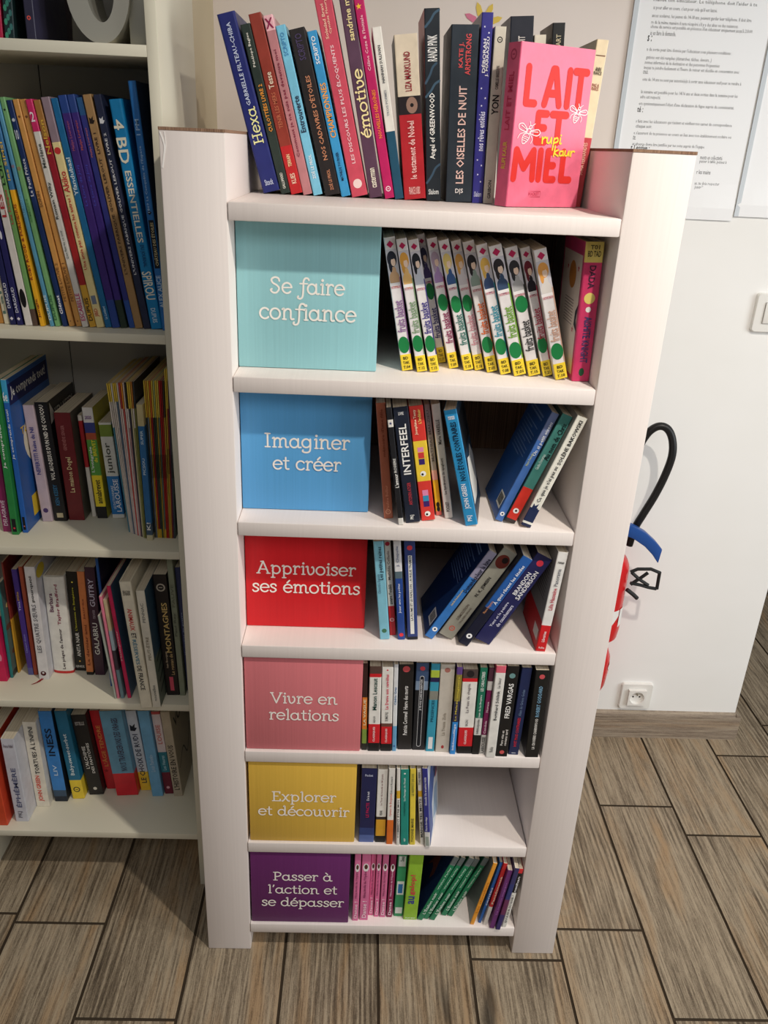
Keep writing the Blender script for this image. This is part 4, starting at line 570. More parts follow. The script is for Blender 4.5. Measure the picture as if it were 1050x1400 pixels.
 ('paperback_book','thin magenta paperback with black capitals on its white foot','book','paperbacks beside the pink box',[0.1713,0.0061,0.5278,0.0049,0.0099,0.1939,0.1279],[(0.23,(228,226,222)),(0.75,(134,34,92)),(0.85,(225,222,220)),(1,(90,50,70))],[('LAROUSSE',(24,24,26),0.02,0.21,0.6),('Candide',(245,225,235),0.25,0.4,0.4),('Horace',(245,225,235),0.5,0.62,0.4)],[],{}),
 ('paperback_book','white paperback with a pink head,left of the black novel with tall white capitals','book','paperbacks beside the pink box',[0.1904,-0.002,0.5278,0.0029,0.0179,0.2036,0.1344],[(0.93,(236,234,228)),(1,(222,100,120))],[('Bernhard Schlink',(44,44,46),0.42,0.74,0.32),('Le liseur',(110,110,110),0.77,0.88,0.28),('folio',(90,90,90),0.06,0.12,0.36)],[],{}),
 ('paperback_book','black crime novel with tall white author capitals near the right end','book','paperbacks beside the pink box',[0.2134,0.0008,0.5278,0.0095,0.0218,0.2018,0.1332],[(1,(26,25,26))],[('FRED VARGAS',(245,244,240),0.44,0.82,0.42),('Pars vite et',(225,220,215),0.13,0.3,0.22,0.36),('reviens tard',(225,220,215),0.13,0.31,0.22,0.66)],[('disc',0.5,0.9,0.5,(110,150,150)),('disc',0.5,0.05,0.4,(210,90,90))],{}),
 ('paperback_book','dark blue novel with red lettering,second from the right in its row','book','paperbacks beside the pink box',[0.2354,0.0065,0.5278,0.0232,0.0188,0.1955,0.129],[(1,(30,42,84))],[('HUIT MOIS CONTRARIES',(214,44,54),0.1,0.44,0.3),('Alain de Gréon Golan',(110,130,160),0.46,0.76,0.28)],[('rect',0.5,0.02,0.4,0.006,(225,230,240))],{}),
 ('paperback_book','black novel with a pale blue author name at the right end of its shelf','book','paperbacks beside the pink box',[0.2474,0.0005,0.5278,-0.0105,0.0248,0.1951,0.1288],[(1,(28,28,28))],[('ROBERT GODDARD',(130,176,206),0.48,0.83,0.28,0.5),('LA CROISIERE CHARNWOOD',(235,232,226),0.1,0.46,0.22)],[('disc',0.5,0.93,0.4,(206,84,90))],{'faceL': (60,58,58)}),
 ('paperback_book','thick midnight-blue novel beside the yellow box','book','paperbacks beside the yellow box',[-0.0293,0.0063,0.3015,0.0021,0.0297,0.1851,0.1222],[(0.1,(90,110,170)),(0.2,(50,66,120)),(1,(34,38,82))],[('LE PACTE',(200,40,90),0.35,0.55,0.2),('De la nuit',(230,230,240),0.58,0.7,0.16),('Pocket',(200,205,230),0.9,0.93,0.5,0.5,'h')],[],{}),
 ('paperback_book','white school edition with a mustard and black foot beside the midnight-blue novel','book','paperbacks beside the yellow box',[-0.0262,0.0065,0.3015,-0.0082,0.0195,0.1836,0.1212],[(0.09,(26,25,26)),(0.32,(226,168,50)),(0.36,(60,50,46)),(1,(240,237,230))],[('Le Tour du monde en 80 jours',(120,60,60),0.52,0.94,0.22),('VERNE',(40,40,40),0.38,0.45,0.24)],[],{}),
 ('paperback_book','white paperback with an orange foot and a red title','book','paperbacks beside the yellow box',[-0.004,0.002,0.3015,-0.0166,0.0125,0.1897,0.1252],[(0.33,(228,116,44)),(1,(240,238,232))],[('Cyrano de Bergerac',(206,90,60),0.38,0.68,0.42),('Edmond Rostand',(90,90,90),0.68,0.9,0.3)],[],{}),
 ('paperback_book','very thin white paperback with a small yellow band,left of the teal one','book','paperbacks beside the yellow box',[0.0155,-0.0001,0.3015,-0.0412,0.0066,0.1924,0.127],[(0.62,(236,234,228)),(0.72,(228,180,50)),(1,(236,234,228))],[('COMMENT ÊTRE MOI',(40,40,40),0.1,0.6,0.6)],[],{}),
 ('paperback_book','teal paperback with white lettering in the middle of its short row','book','paperbacks beside the yellow box',[0.0245,0.0005,0.3015,-0.0481,0.0153,0.1893,0.1249],[(1,(34,146,132))],[("Le Passage de l'Inuit",(225,240,236),0.6,0.9,0.32),('CHRISTIAN',(20,80,74),0.4,0.58,0.22),('agir',(225,240,236),0.05,0.1,0.3)],[('disc',0.5,0.95,0.25,(235,240,235))],{}),
 ('paperback_book','yellow paperback right of the teal one','book','paperbacks beside the yellow box',[0.0423,0.0015,0.3015,-0.0493,0.011,0.1908,0.1259],[(1,(238,214,74))],[('LE RESPECT DE SOI',(90,100,60),0.66,0.94,0.45),('YVONNE MARIE',(90,90,50),0.04,0.36,0.45)],[],{}),
 ('paperback_book','thin white paperback with a yellow band,left of the royal-blue one','book','paperbacks beside the yellow box',[0.0636,0.0031,0.3015,-0.0919,0.0078,0.1902,0.1255],[(0.64,(236,234,228)),(0.72,(228,180,50)),(1,(236,234,228))],[("T'AS RIEN",(60,60,66),0.8,0.96,0.55),('MANGE TES MOTS',(40,40,40),0.1,0.62,0.55)],[],{}),
 ('paperback_book','paperback with a royal-blue spine and a patterned cover,last before the empty space','book','paperbacks beside the yellow box',[0.0723,-0.0034,0.3015,-0.0917,0.0108,0.1942,0.12],[(0.2,(238,238,236)),(1,(58,62,150))],[('Pierre Bordage',(240,240,248),0.22,0.4,0.45),('Nouvelle Vie et autres récits',(240,240,248),0.55,0.9,0.42)],[('rect',0.5,0.08,0.6,0.12,(170,180,170))],{'faceR': (214,222,230),'covR': 'comic','yaw': -12}),
 ('series_paperback','pink series paperback touching the purple box','book','books beside the purple box',[-0.0533,0.0106,0.0767,0.0047,0.0124,0.1871,0.1235],[(1,(226,120,166))],[('Danse !',(250,225,235),0.04,0.3,0.5),("Nina,étoile de l'Opéra",(120,40,80),0.35,0.75,0.4)],[('ellipse',0.5,0.8,0.7,0.06,(240,235,235)),('ellipse',0.5,0.81,0.4,0.035,(90,56,44))],{}),
 ('series_paperback','widest of the pink series paperbacks,second from the purple box','book','books beside the purple box',[-0.0328,0.0124,0.0767,0.0016,0.0175,0.1867,0.1232],[(1,(226,120,166))],[('Danse !',(250,225,235),0.04,0.3,0.5),("Nina,étoile de l'Opéra",(120,40,80),0.35,0.75,0.4)],[('ellipse',0.5,0.8,0.7,0.06,(240,235,235)),('ellipse',0.5,0.81,0.4,0.035,(90,56,44))],{}),
 ('series_paperback','pink series paperback set back,third from the purple box','book','books beside the purple box',[-0.0216,0.0247,0.0767,0.0037,0.0103,0.1732,0.1143],[(1,(222,112,158))],[('Danse !',(250,225,235),0.04,0.3,0.5),("Nina,étoile de l'Opéra",(120,40,80),0.35,0.75,0.4)],[('ellipse',0.5,0.8,0.7,0.06,(240,235,235)),('ellipse',0.5,0.81,0.4,0.035,(90,56,44))],{}),
 ('series_paperback','slim pink series paperback,fourth from the purple box','book','books beside the purple box',[-0.0198,0.0211,0.0767,-0.0012,0.0097,0.1773,0.117],[(1,(228,116,164))],[('Danse !',(250,225,235),0.04,0.3,0.5),("Nina,étoile de l'Opéra",(120,40,80),0.35,0.75,0.4)],[('ellipse',0.5,0.8,0.7,0.06,(240,235,235)),('ellipse',0.5,0.81,0.4,0.035,(90,56,44))],{}),
 ('series_paperback','pink series paperback,fifth from the purple box','book','books beside the purple box',[0.0041,0.0203,0.0767,0.0024,0.0121,0.1778,0.1174],[(1,(220,116,160))],[('Danse !',(250,225,235),0.04,0.3,0.5),("Nina,étoile de l'Opéra",(120,40,80),0.35,0.75,0.4)],[('ellipse',0.5,0.8,0.7,0.06,(240,235,235)),('ellipse',0.5,0.81,0.4,0.035,(90,56,44))],{}),
 ('series_paperback','crimson series paperback between the pink ones and the green and white spine','book','books beside the purple box',[0.0183,0.0206,0.0767,0.0083,0.0117,0.1763,0.1164],[(1,(146,36,84))],[('Danse !',(250,225,235),0.04,0.3,0.5),("Nina,étoile de l'Opéra",(245,210,225),0.35,0.75,0.4)],[('ellipse',0.5,0.8,0.7,0.06,(240,235,235)),('ellipse',0.5,0.81,0.4,0.035,(90,56,44))],{}),
 ('series_paperback','green paperback with white and blue picture labels on its spine','book','books beside the purple box',[0.0411,0.0234,0.0767,0.0057,0.0189,0.1739,0.1148],[(1,(52,154,100))],[('Chevaux',(40,90,60),0.9,0.98,0.4)],[('rect',0.5,0.9,0.75,0.16,(226,232,226)),('rect',0.5,0.47,0.75,0.22,(226,232,226)),('rect',0.5,0.46,0.5,0.15,(50,120,180)),('rect',0.5,0.1,0.75,0.1,(226,232,226))],{}),
 ('story_book','broad lime green book with multicoloured title letters','book','books beside the purple box',[0.0705,0.0155,0.0767,0.0226,0.0286,0.1838,0.1213],[(1,(150,196,56))],[('au',(60,60,150),0.25,0.37,0.45,0.45),('galop!',(220,60,80),0.39,0.7,0.45,0.45),('PLAY BAC',(240,245,230),0.02,0.04,0.7,0.5,'h')],[],{'faceR': (40,60,110)}),
 ('series_paperback','dark green series paperback leaning right,with its picture cover facing the lime book','book','books beside the purple box',[0.0825,0.0142,0.0767,0.3487,0.0118,0.1883,0.1242],[(0.88,(32,126,86)),(1,(110,120,120))],[("L'Étalon noir",(225,240,230),0.1,0.45,0.6),('Walter Farley',(190,225,205),0.5,0.85,0.4)],[],{'faceL': (28,50,80),'covL': 'horse'}),
 ('series_paperback','dark green series paperback,second of the five leaning together','book','books beside the purple box',[0.0945,0.0169,0.0767,0.3633,0.0105,0.1853,0.1223],[(0.88,(32,126,86)),(1,(110,120,120))],[("L'Étalon noir",(225,240,230),0.1,0.45,0.6),('Walter Farley',(190,225,205),0.5,0.85,0.4)],[],{'faceL': (30,90,66)}),
 ('series_paperback','dark green series paperback,third of the five leaning together','book','books beside the purple box',[0.1082,0.0145,0.0767,0.3794,0.012,0.1878,0.124],[(0.88,(32,126,86)),(1,(110,120,120))],[("L'Étalon noir",(225,240,230),0.1,0.45,0.6),('Walter Farley',(190,225,205),0.5,0.85,0.4)],[],{'faceL': (30,90,66)}),
 ('series_paperback','dark green series paperback,fourth of the five leaning together','book','books beside the purple box',[0.1339,0.0261,0.0767,0.343,0.0115,0.1706,0.1126],[(0.88,(32,126,86)),(1,(110,120,120))],[("L'Étalon noir",(225,240,230),0.1,0.45,0.6),('Walter Farley',(190,225,205),0.5,0.85,0.4)],[],{'faceL': (30,90,66)}),
 ('series_paperback','dark green series paperback,rightmost of the five leaning together','book','books beside the purple box',[0.1468,0.025,0.0767,0.369,0.0113,0.1767,0.1166],[(0.88,(32,126,86)),(1,(110,120,120))],[("L'Étalon noir",(225,240,230),0.1,0.45,0.6),('Walter Farley',(190,225,205),0.5,0.85,0.4)],[],{'faceL': (30,90,66)}),
 ('story_book','thin orange-spined book with a grey cover,leaning apart from the green ones','book','books beside the purple box',[0.1911,0.0055,0.0767,0.1856,0.0087,0.1765,0.1165],[(1,(240,164,56))],[('Les chevaliers',(200,120,30),0.2,0.7,0.5)],[],{'faceL': (128,134,130)}),
 ('story_book','thin blue book leaning between the orange and the red spines','book','books beside the purple box',[0.2067,0.0101,0.0767,0.1665,0.0065,0.174,0.1149],[(1,(40,100,180))],[('contes',(220,230,245),0.3,0.6,0.5)],[],{}),
 ('story_book','thin red book with a white foot leaning near the right end of the lowest shelf','book','books beside the purple box',[0.2184,0.0055,0.0767,0.1509,0.0084,0.1755,0.1158],[(0.3,(238,234,228)),(1,(206,46,50))],[('Fantômette',(245,230,210),0.35,0.8,0.5)],[],{}),
 ('story_book','purple book leaning near the right end of the lowest shelf','book','books beside the purple box',[0.2328,-0.0028,0.0767,0.1333,0.0105,0.1653,0.1091],[(1,(112,52,120))],[('La maison magique',(170,110,180),0.25,0.8,0.4)],[],{}),
 ('story_book','mottled dark blue book right of the purple one on the lowest shelf','book','books beside the purple box',[0.2446,-0.0062,0.0767,0.1276,0.0097,0.1748,0.1154],[(0.25,(60,50,110)),(0.5,(110,50,90)),(0.75,(50,60,120)),(1,(60,56,104))],[],[],{}),
 ('story_book','thin white,black and red book at the right end of the lowest shelf','book','books beside the purple box',[0.2587,0.0005,0.0767,0.1084,0.0096,0.1662,0.1097],[(0.6,(238,236,228)),(0.93,(32,30,32)),(1,(216,50,54))],[('QUI A PEUR DU NOIR ?',(60,60,60),0.08,0.56,0.55),('nathan',(240,240,240),0.62,0.88,0.5)],[],{'faceL': (196,180,140)}),
 ('comic_album',"tan comic album at the far left end of the bookcase's album shelf",'book','comic albums in the bookcase',[-0.7095,0.2057,1.2603,-0.0703,0.0125,0.3462,0.2263],[(1,(198,140,70))],[],[],{}),
 ('comic_album','thin ivory comic album between the tan and the navy ones,left end of the shelf','book','comic albums in the bookcase',[-0.6951,0.2027,1.2603,-0.0714,0.0091,0.3468,0.2289],[(1,(226,216,190))],[('Lanfeust',(90,120,110),0.05,0.4,0.5)],[],{}),
 ('comic_album','navy comic album with pale specks,first of the two navy ones at the left','book','comic albums in the bookcase',[-0.684,0.1988,1.2603,-0.0751,0.0099,0.3471,0.2291],[(1,(36,38,88))],[('DARGAUD',(220,222,235),0.08,0.2,0.5)],[('ellipse',0.5,0.45,0.4,0.02,(220,225,235)),('ellipse',0.5,0.6,0.4,0.03,(120,140,160)),('diamond',0.5,0.03,0.6,(230,225,235))],{}),
 ('comic_album','navy comic album with a diamond emblem,against the white album','book','comic albums in the bookcase',[-0.6719,0.198,1.2603,-0.0797,0.0098,0.3476,0.2294],[(1,(40,38,96))],[('DARGAUD',(220,222,235),0.06,0.18,0.5)],[('diamond',0.5,0.03,0.6,(230,225,235)),('ellipse',0.5,0.42,0.4,0.02,(225,225,235))],{}),
 ('comic_album','white comic album with a red title and a black oval at its foot','book','comic albums in the bookcase',[-0.6578,0.1972,1.2603,-0.09,0.0119,0.3482,0.2298],[(1,(230,224,218))],[('LES TUCHE',(180,50,56),0.5,0.86,0.6)],[('ellipse',0.5,0.13,0.8,0.045,(26,24,26))],{}),
 ('comic_album','green comic album with a brown foot right of the white one','book','comic albums in the bookcase',[-0.645,0.1971,1.2603,-0.0891,0.0078,0.3488,0.2302],[(0.08,(92,72,62)),(1,(120,170,100))],[('Les Fringos',(190,60,70),0.47,0.62,0.6),('LUNARI',(30,60,40),0.64,0.85,0.6)],[],{}),
 ('comic_album','comic album with a yellow-orange lower half and dark red title','book','comic albums in the bookcase',[-0.6323,0.1959,1.2603,-0.1013,0.0075,0.3494,0.2306],[(0.62,(244,182,40)),(1,(60,120,170))],[('ROBY ROOD & PURDIDIUS',(150,30,40),0.22,0.56,0.62),('Jungle',(140,60,40),0.04,0.13,0.6),('les SIMSI',(240,200,90),0.66,0.82,0.55)],[],{}),
 ('comic_album','sky-blue comic album between the yellow and the green ones','book','comic albums in the bookcase',[-0.6164,0.1978,1.2603,-0.1237,0.0063,0.3505,0.2313],[(1,(92,158,190))],[('DUPUIS',(220,235,240),0.03,0.15,0.62),('SIMON',(130,190,215),0.5,0.6,0.4)],[('ring',0.5,0.72,0.7,(190,80,80))],{}),
 ('comic_album','pale green comic album right of the sky-blue one','book','comic albums in the bookcase',[-0.6083,0.1995,1.2603,-0.1269,0.0077,0.3511,0.2317],[(1,(124,178,118))],[('DUPUIS',(60,110,70),0.03,0.15,0.62),('SIMON',(90,150,90),0.48,0.58,0.4)],[('ring',0.5,0.71,0.7,(190,80,70)),('diamond',0.5,0.95,0.5,(40,40,40))],{}),
 ('comic_album','navy comic album with white script and a number near its head','book','comic albums in the bookcase',[-0.5962,0.2016,1.2603,-0.1369,0.0081,0.3479,0.2296],[(1,(28,50,100))],[('Le Petit Prince',(232,236,245),0.6,0.76,0.6),('Glénat',(240,242,248),0.06,0.15,0.6),('10',(225,230,240),0.84,0.88,0.6,0.5,'h')],[('disc',0.5,0.92,0.6,(200,205,215))],{}),
 ('comic_album','orange-tan comic album with brown lettering,left of its twin','book','comic albums in the bookcase',[-0.5861,0.2034,1.2603,-0.14,0.0091,0.3496,0.2286],[(1,(216,158,86))],[('PETITE LOUVE 2',(130,84,50),0.12,0.3,0.5),('SORIN',(120,80,50),0.55,0.62,0.5)],[('diamond',0.5,0.93,0.5,(120,76,46)),('disc',0.5,0.025,0.2,(90,50,40))],{}),
 ('comic_album','orange-tan comic album,right one of the pair of twins','book','comic albums in the bookcase',[-0.5748,0.2055,1.2603,-0.1443,0.0096,0.3503,0.2265],[(1,(212,154,84))],[('PETITE LOUVE 1',(130,84,50),0.12,0.3,0.5)],[('diamond',0.5,0.93,0.5,(120,76,46)),('disc',0.5,0.025,0.2,(90,50,40))],{}),
 ('comic_album','white comic album with a raspberry head numbered near the tan twins','book','comic albums in the bookcase',[-0.5634,0.2018,1.2603,-0.1468,0.0103,0.3507,0.2302],[(0.87,(228,224,216)),(1,(214,46,108))],[('Marlène',(90,95,90),0.72,0.82,0.5),('Romain Wilky',(60,64,60),0.5,0.66,0.55),('Que fais-tu ce soir',(110,120,120),0.32,0.45,0.4),('ESCABELLE',(190,40,110),0.03,0.16,0.7),('2',(245,230,235),0.91,0.95,0.6,0.5,'h')],[],{}),
 ('comic_album','red comic album fading to gold at its foot,beside the raspberry-headed white one','book','comic albums in the bookcase',[-0.5512,0.2038,1.2603,-0.1493,0.0107,0.3504,0.2282],[(0.2,(220,170,60)),(0.5,(170,40,40)),(0.85,(160,32,46)),(1,(170,120,60))],[('DUPUIS',(40,34,30),0.03,0.14,0.6),('Nelson',(220,180,70),0.78,0.92,0.6)],[],{}),
 ('comic_album','cream comic album with red handwriting,in the middle of the album shelf','book','comic albums in the bookcase',[-0.5393,0.2029,1.2603,-0.146,0.0129,0.3547,0.2291],[(0.82,(240,222,160)),(1,(150,130,140))],[('Une amie pas comme les autres !',(200,66,60),0.27,0.6,0.55),('Akiko',(206,70,66),0.61,0.7,0.75),('JBD',(200,90,70),0.05,0.09,0.6)],[('disc',0.5,0.785,0.8,(206,60,60)),('rect',0.5,0.13,0.6,0.04,(120,130,150))],{}),
 ('comic_album','blue comic album with white script near its middle,right of the cream one','book','comic albums in the bookcase',[-0.5252,0.2057,1.2603,-0.1467,0.0107,0.3541,0.2263],[(1,(30,108,160))],[('Yfandubaal',(215,235,245),0.6,0.76,0.6),('Le Lombard',(200,225,240),0.04,0.1,0.4)],[],{}),
 ('comic_album','violet comic album with a blue foot,first of the three violet-blue ones','book','comic albums in the bookcase',[-0.5133,0.2048,1.2603,-0.1456,0.0128,0.3585,0.2272],[(0.13,(46,72,146)),(0.93,(64,40,120)),(1,(40,70,140))],[('Maïlys Lourenço',(170,90,130),0.78,0.9,0.4),('Le Livre de Jorj',(80,80,190),0.55,0.72,0.4)],[],{}),
 ('comic_album','violet comic album with a dark green foot,second of the three violet-blue ones','book','comic albums in the bookcase',[-0.4998,0.2074,1.2603,-0.1458,0.0113,0.3603,0.2246],[(0.13,(44,58,46)),(0.93,(62,42,124)),(1,(44,70,136))],[('Maïlys Lourenço',(190,90,90),0.78,0.9,0.4),('Le Livre de Jorj',(80,80,190),0.55,0.72,0.4)],[],{}),
 ('comic_album','dark blue comic album beside the gold one,last of the violet-blue three','book','comic albums in the bookcase',[-0.4858,0.21,1.2603,-0.1506,0.01,0.3571,0.222],[(0.13,(48,84,160)),(0.93,(50,54,130)),(1,(44,90,140))],[('Maïlys Lourenço',(190,110,120),0.76,0.88,0.4)],[],{}),
 ('comic_album','bronze-gold comic album with spaced dark lettering','book','comic albums in the bookcase',[-0.4751,0.2074,1.2603,-0.1476,0.0132,0.3614,0.2246],[(1,(168,132,88))],[("L'UNIVERS FABRIQUE GOLIVER LEROUT  LIVRE 1",(70,50,40),0.25,0.85,0.4)],[('flame',0.5,0.9,0.7,(40,30,26))],{}),
 ('comic_album','blue-black comic album with spaced white lettering beside the bronze-gold one','book','comic albums in the bookcase',[-0.4603,0.2075,1.2603,-0.143,0.0119,0.3619,0.2245],[(1,(38,44,70))],[("L'UNIVERS FABRIQUE GOLIVER LEROUT  LIVRE 2",(225,226,230),0.25,0.85,0.4)],[('flame',0.5,0.9,0.7,(225,226,230))],{}),
 ('comic_album','broad bright blue annual with thick white letters down its spine','book','comic albums in the bookcase',[-0.4478,0.2066,1.2603,-0.1142,0.0196,0.3551,0.2254],[(1,(24,134,194))],[('4 BD',(240,236,215),0.74,0.92,0.8,0.45,'d'),('ESSENTIELLES',(240,236,215),0.4,0.71,0.5,0.5,'d'),('DU JOURNAL',(24,70,120),0.29,0.39,0.4,0.5,'d'),('SPIROU',(240,236,215),0.14,0.27,0.8,0.5,'d'),('DUPUIS',(200,225,235),0.03,0.1,0.4,0.5,'d')],[],{'hard': 1}),
 ('comic_album','tall blue album with a black title plate,right end of the album shelf','book','comic albums in the bookcase',[-0.4273,0.2005,1.2603,-0.0739,0.012,0.3807,0.2315],[(1,(40,112,184))],[('ALEX ALICE',(190,215,235),0.1,0.24,0.6),("1869 La Conquête de l'Espace",(170,205,235),0.5,0.76,0.4),('I PM',(160,195,230),0.8,0.86,0.5)],[('rect',0.55,0.37,0.7,0.2,(24,26,34)),('ttl',0.55,0.37,'CHÂTEAU DES ÉTOILES',0.28,0.46,0.5,(210,196,150)),('diamond',0.5,0.5,0.6,(24,26,34))],{'hard': 1,'faceR': (20,44,80)}),
 ('novel','magenta schoolbook at the left edge of the bookcase shelf with comics stack','book','schoolbooks and novels under the comic albums',[-0.7502,0.2294,0.853,0.0015,0.0157,0.2196,0.1449],[(1,(140,40,96))],[('DELAGRAVE',(225,200,215),0.06,0.3,0.5)],[],{}),
 ('novel','green schoolbook with white title beside its blue twin','book','schoolbooks and novels under the comic albums',[-0.7313,0.2171,0.853,0.0084,0.013,0.3022,0.1995],[(1,(44,136,70))],[('Je comprends tout!',(235,240,238),0.45,0.85,0.5)],[('rect',0.5,0.065,0.6,0.09,(26,26,30)),('disc',0.5,0.045,0.3,(210,60,70))],{}),
 ('schoolbook','blue schoolbook with white title and its cover showing beside the lilac novel','book','schoolbooks and novels under the comic albums',[-0.7276,0.2273,0.853,-0.0016,0.01,0.3016,0.2],[(0.86,(42,102,190)),(1,(70,170,220))],[('Je comprends tout!',(240,242,248),0.5,0.82,0.55),('6e',(245,248,250),0.87,0.93,0.8,0.5,'h')],[('rect',0.5,0.065,0.5,0.09,(26,26,30)),('disc',0.5,0.045,0.25,(230,120,110))],{'faceR': (38,92,168),'covR': 'school'}),
 ('novel','lilac-grey novel with blue blackletter title,right of the blue schoolbook','book','schoolbooks and novels under the comic albums',[-0.7088,0.2807,0.853,-0.0355,0.0201,0.2397,0.1513],[(1,(196,178,188))],[('NEFERTITI Reine du Nil',(70,70,140),0.42,0.82,0.4)],[('disc',0.5,0.1,0.5,(80,60,110))],{}),
 ('novel','black novel with a white title,left of the maroon one','book','schoolbooks and novels under the comic albums',[-0.6859,0.2847,0.853,-0.0439,0.0245,0.2448,0.1473],[(1,(30,28,30))],[("VOL AU-DESSUS D'UN NID DE COUCOU",(238,234,222),0.36,0.98,0.34),('KEN KESEY',(60,120,160),0.14,0.32,0.32)],[('rect',0.5,0.05,0.5,0.04,(196,184,150))],{'covR': 'kesey'}),
 ('novel','broad maroon novel with cream lettering on the second bookcase shelf from below the comics','book','schoolbooks and novels under the comic albums',[-0.6597,0.2911,0.853,-0.0237,0.0309,0.2238,0.1409],[(1,(118,36,40))],[('La maison Dogel',(236,214,160),0.27,0.6,0.4,0.55),('GENEVIÈVE SENGER',(190,120,116),0.66,0.89,0.26,0.4)],[],{'faceR': (96,92,80)}),
 ('schoolbook','thin white and red workbook squeezed between the maroon novel and the striped exam guide','book','schoolbooks and novels under the comic albums',[-0.6204,0.3117,0.853,-0.0356,0.0081,0.2133,0.1203],[(0.5,(222,216,206)),(0.95,(176,40,46)),(1,(222,216,206))],[],[],{}),
 ('schoolbook','exam guide with green,yellow and black bands,left of the white junior dictionary','book','schoolbooks and novels under the comic albums',[-0.6075,0.3041,0.853,-0.0347,0.0202,0.232,0.1279],[(0.11,(34,32,34)),(0.4,(250,222,50)),(0.72,(96,164,70)),(0.78,(190,90,60)),(0.87,(60,70,140)),(1,(228,224,220))],[("L'intégrale",(240,244,236),0.43,0.66,0.34,0.32),('du BREVET',(250,235,60),0.52,0.72,0.34,0.68),('annabrevet',(50,48,40),0.14,0.36,0.55),('2020',(120,60,140),0.9,0.93,0.6,0.5,'h')],[],{'faceR': (190,180,60)}),
 ('dictionary','white junior dictionary with a blue panel,left of the stacked comic magazines','book','schoolbooks and novels under the comic albums',[-0.5782,0.3077,0.853,-0.0495,0.0245,0.2014,0.1243],[(0.04,(224,222,214)),(0.45,(40,120,186)),(0.86,(228,226,216)),(0.98,(130,150,60)),(1,(224,222,214))],[('junior',(90,90,80),0.48,0.8,0.6),('LAROUSSE',(235,240,245),0.07,0.42,0.4,0.68),('LE DICTIONNAIRE',(215,228,240),0.1,0.35,0.2,0.35)],[],{}),
 ('comic_magazine',"blue-bodied comic magazine,leftmost in the stack's left half",'magazine','comic magazines packed in a stack',[-0.5286,0.2434,0.853,-0.0563,0.0026,0.298,0.1886],[(0.72,(70,130,150)),(0.885,(230,220,210)),(1,(226,196,74))],[],[],{'thin': 1}),
 ('comic_magazine',"beige-bodied comic magazine,second from the left in the stack's left half",'magazine','comic magazines packed in a stack',[-0.5255,0.2415,0.853,-0.0517,0.0025,0.2989,0.1905],[(0.72,(210,200,190)),(0.885,(210,200,190)),(1,(226,196,74))],[],[],{'thin': 1}),
 ('comic_magazine',"all ivory comic magazine,third from the left in the stack's left half",'magazine','comic magazines packed in a stack',[-0.5226,0.2397,0.853,-0.0471,0.0024,0.2997,0.1923],[(0.72,(216,206,196)),(0.84,(216,206,196)),(1,(220,214,204))],[],[],{'thin': 1}),
 ('comic_magazine',"pale comic magazine,fourth from the left in the stack's left half",'magazine','comic magazines packed in a stack',[-0.5197,0.2378,0.853,-0.0426,0.0024,0.3006,0.1942],[(0.72,(200,190,186)),(0.885,(230,220,210)),(1,(226,196,74))],[],[],{'thin': 1}),
 ('comic_magazine',"slate-bodied comic magazine,fifth from the left in the stack's left half",'magazine','comic magazines packed in a stack',[-0.5169,0.236,0.853,-0.0382,0.0024,0.3015,0.196],[(0.72,(90,110,130)),(0.885,(90,110,130)),(1,(226,196,74))],[],[],{'thin': 1}),
 ('comic_magazine',"rosy ivory comic magazine,sixth from the left in the stack's left half",'magazine','comic magazines packed in a stack',[-0.514,0.2341,0.853,-0.0338,0.0024,0.3024,0.1979],[(0.72,(214,196,192)),(0.84,(214,196,192)),(1,(220,210,200))],[],[],{'thin': 1}),
 ('comic_magazine',"red-headed comic magazine,seventh from the left in the stack's left half",'magazine','comic magazines packed in a stack',[-0.5111,0.2323,0.853,-0.0294,0.0024,0.3032,0.1997],[(0.72,(220,210,204)),(0.84,(230,220,210)),(1,(190,70,60))],[],[],{'thin': 1}),
 ('comic_magazine',"orange-headed comic magazine,eighth from the left in the stack's left half",'magazine','comic magazines packed in a stack',[-0.5083,0.2305,0.853,-0.0251,0.0024,0.3041,0.2],[(0.72,(200,90,84)),(0.84,(200,90,84)),(1,(228,150,56))],[],[],{'thin': 1}),
 ('comic_magazine',"cream comic magazine,ninth from the left in the stack's left half",'magazine','comic magazines packed in a stack',[-0.5054,0.2286,0.853,-0.0208,0.0024,0.305,0.2],[(0.72,(226,216,210)),(0.84,(226,216,210)),(1,(222,206,190))],[],[],{'thin': 1}),
 ('comic_magazine',"black-headed comic magazine,tenth from the left in the stack's left half",'magazine','comic magazines packed in a stack',[-0.5025,0.2268,0.853,-0.0165,0.0024,0.3059,0.2],[(0.72,(190,150,150)),(0.84,(230,220,210)),(1,(40,36,36))],[],[],{'thin': 1}),
 ('comic_magazine',"dark violet comic magazine,eleventh from the left in the stack's left half",'magazine','comic magazines packed in a stack',[-0.4997,0.225,0.853,-0.0123,0.0024,0.3068,0.2],[(0.72,(60,56,70)),(0.84,(60,56,70)),(1,(226,196,74))],[],[],{'thin': 1}),
 ('comic_magazine',"straw-coloured comic magazine,twelfth from the left in the stack's left half",'magazine','comic magazines packed in a stack',[-0.4969,0.2232,0.853,-0.0081,0.0024,0.3077,0.2],[(0.72,(206,196,160)),(0.84,(206,196,160)),(1,(226,196,74))],[],[],{'thin': 1}),
 ('comic_magazine',"amber-headed comic magazine,last but one in the stack's left half",'magazine','comic magazines packed in a stack',[-0.494,0.2213,0.853,-0.004,0.0024,0.3086,0.2],[(0.72,(150,150,90)),(0.84,(230,220,210)),(1,(200,130,60))],[],[],{'thin': 1}),
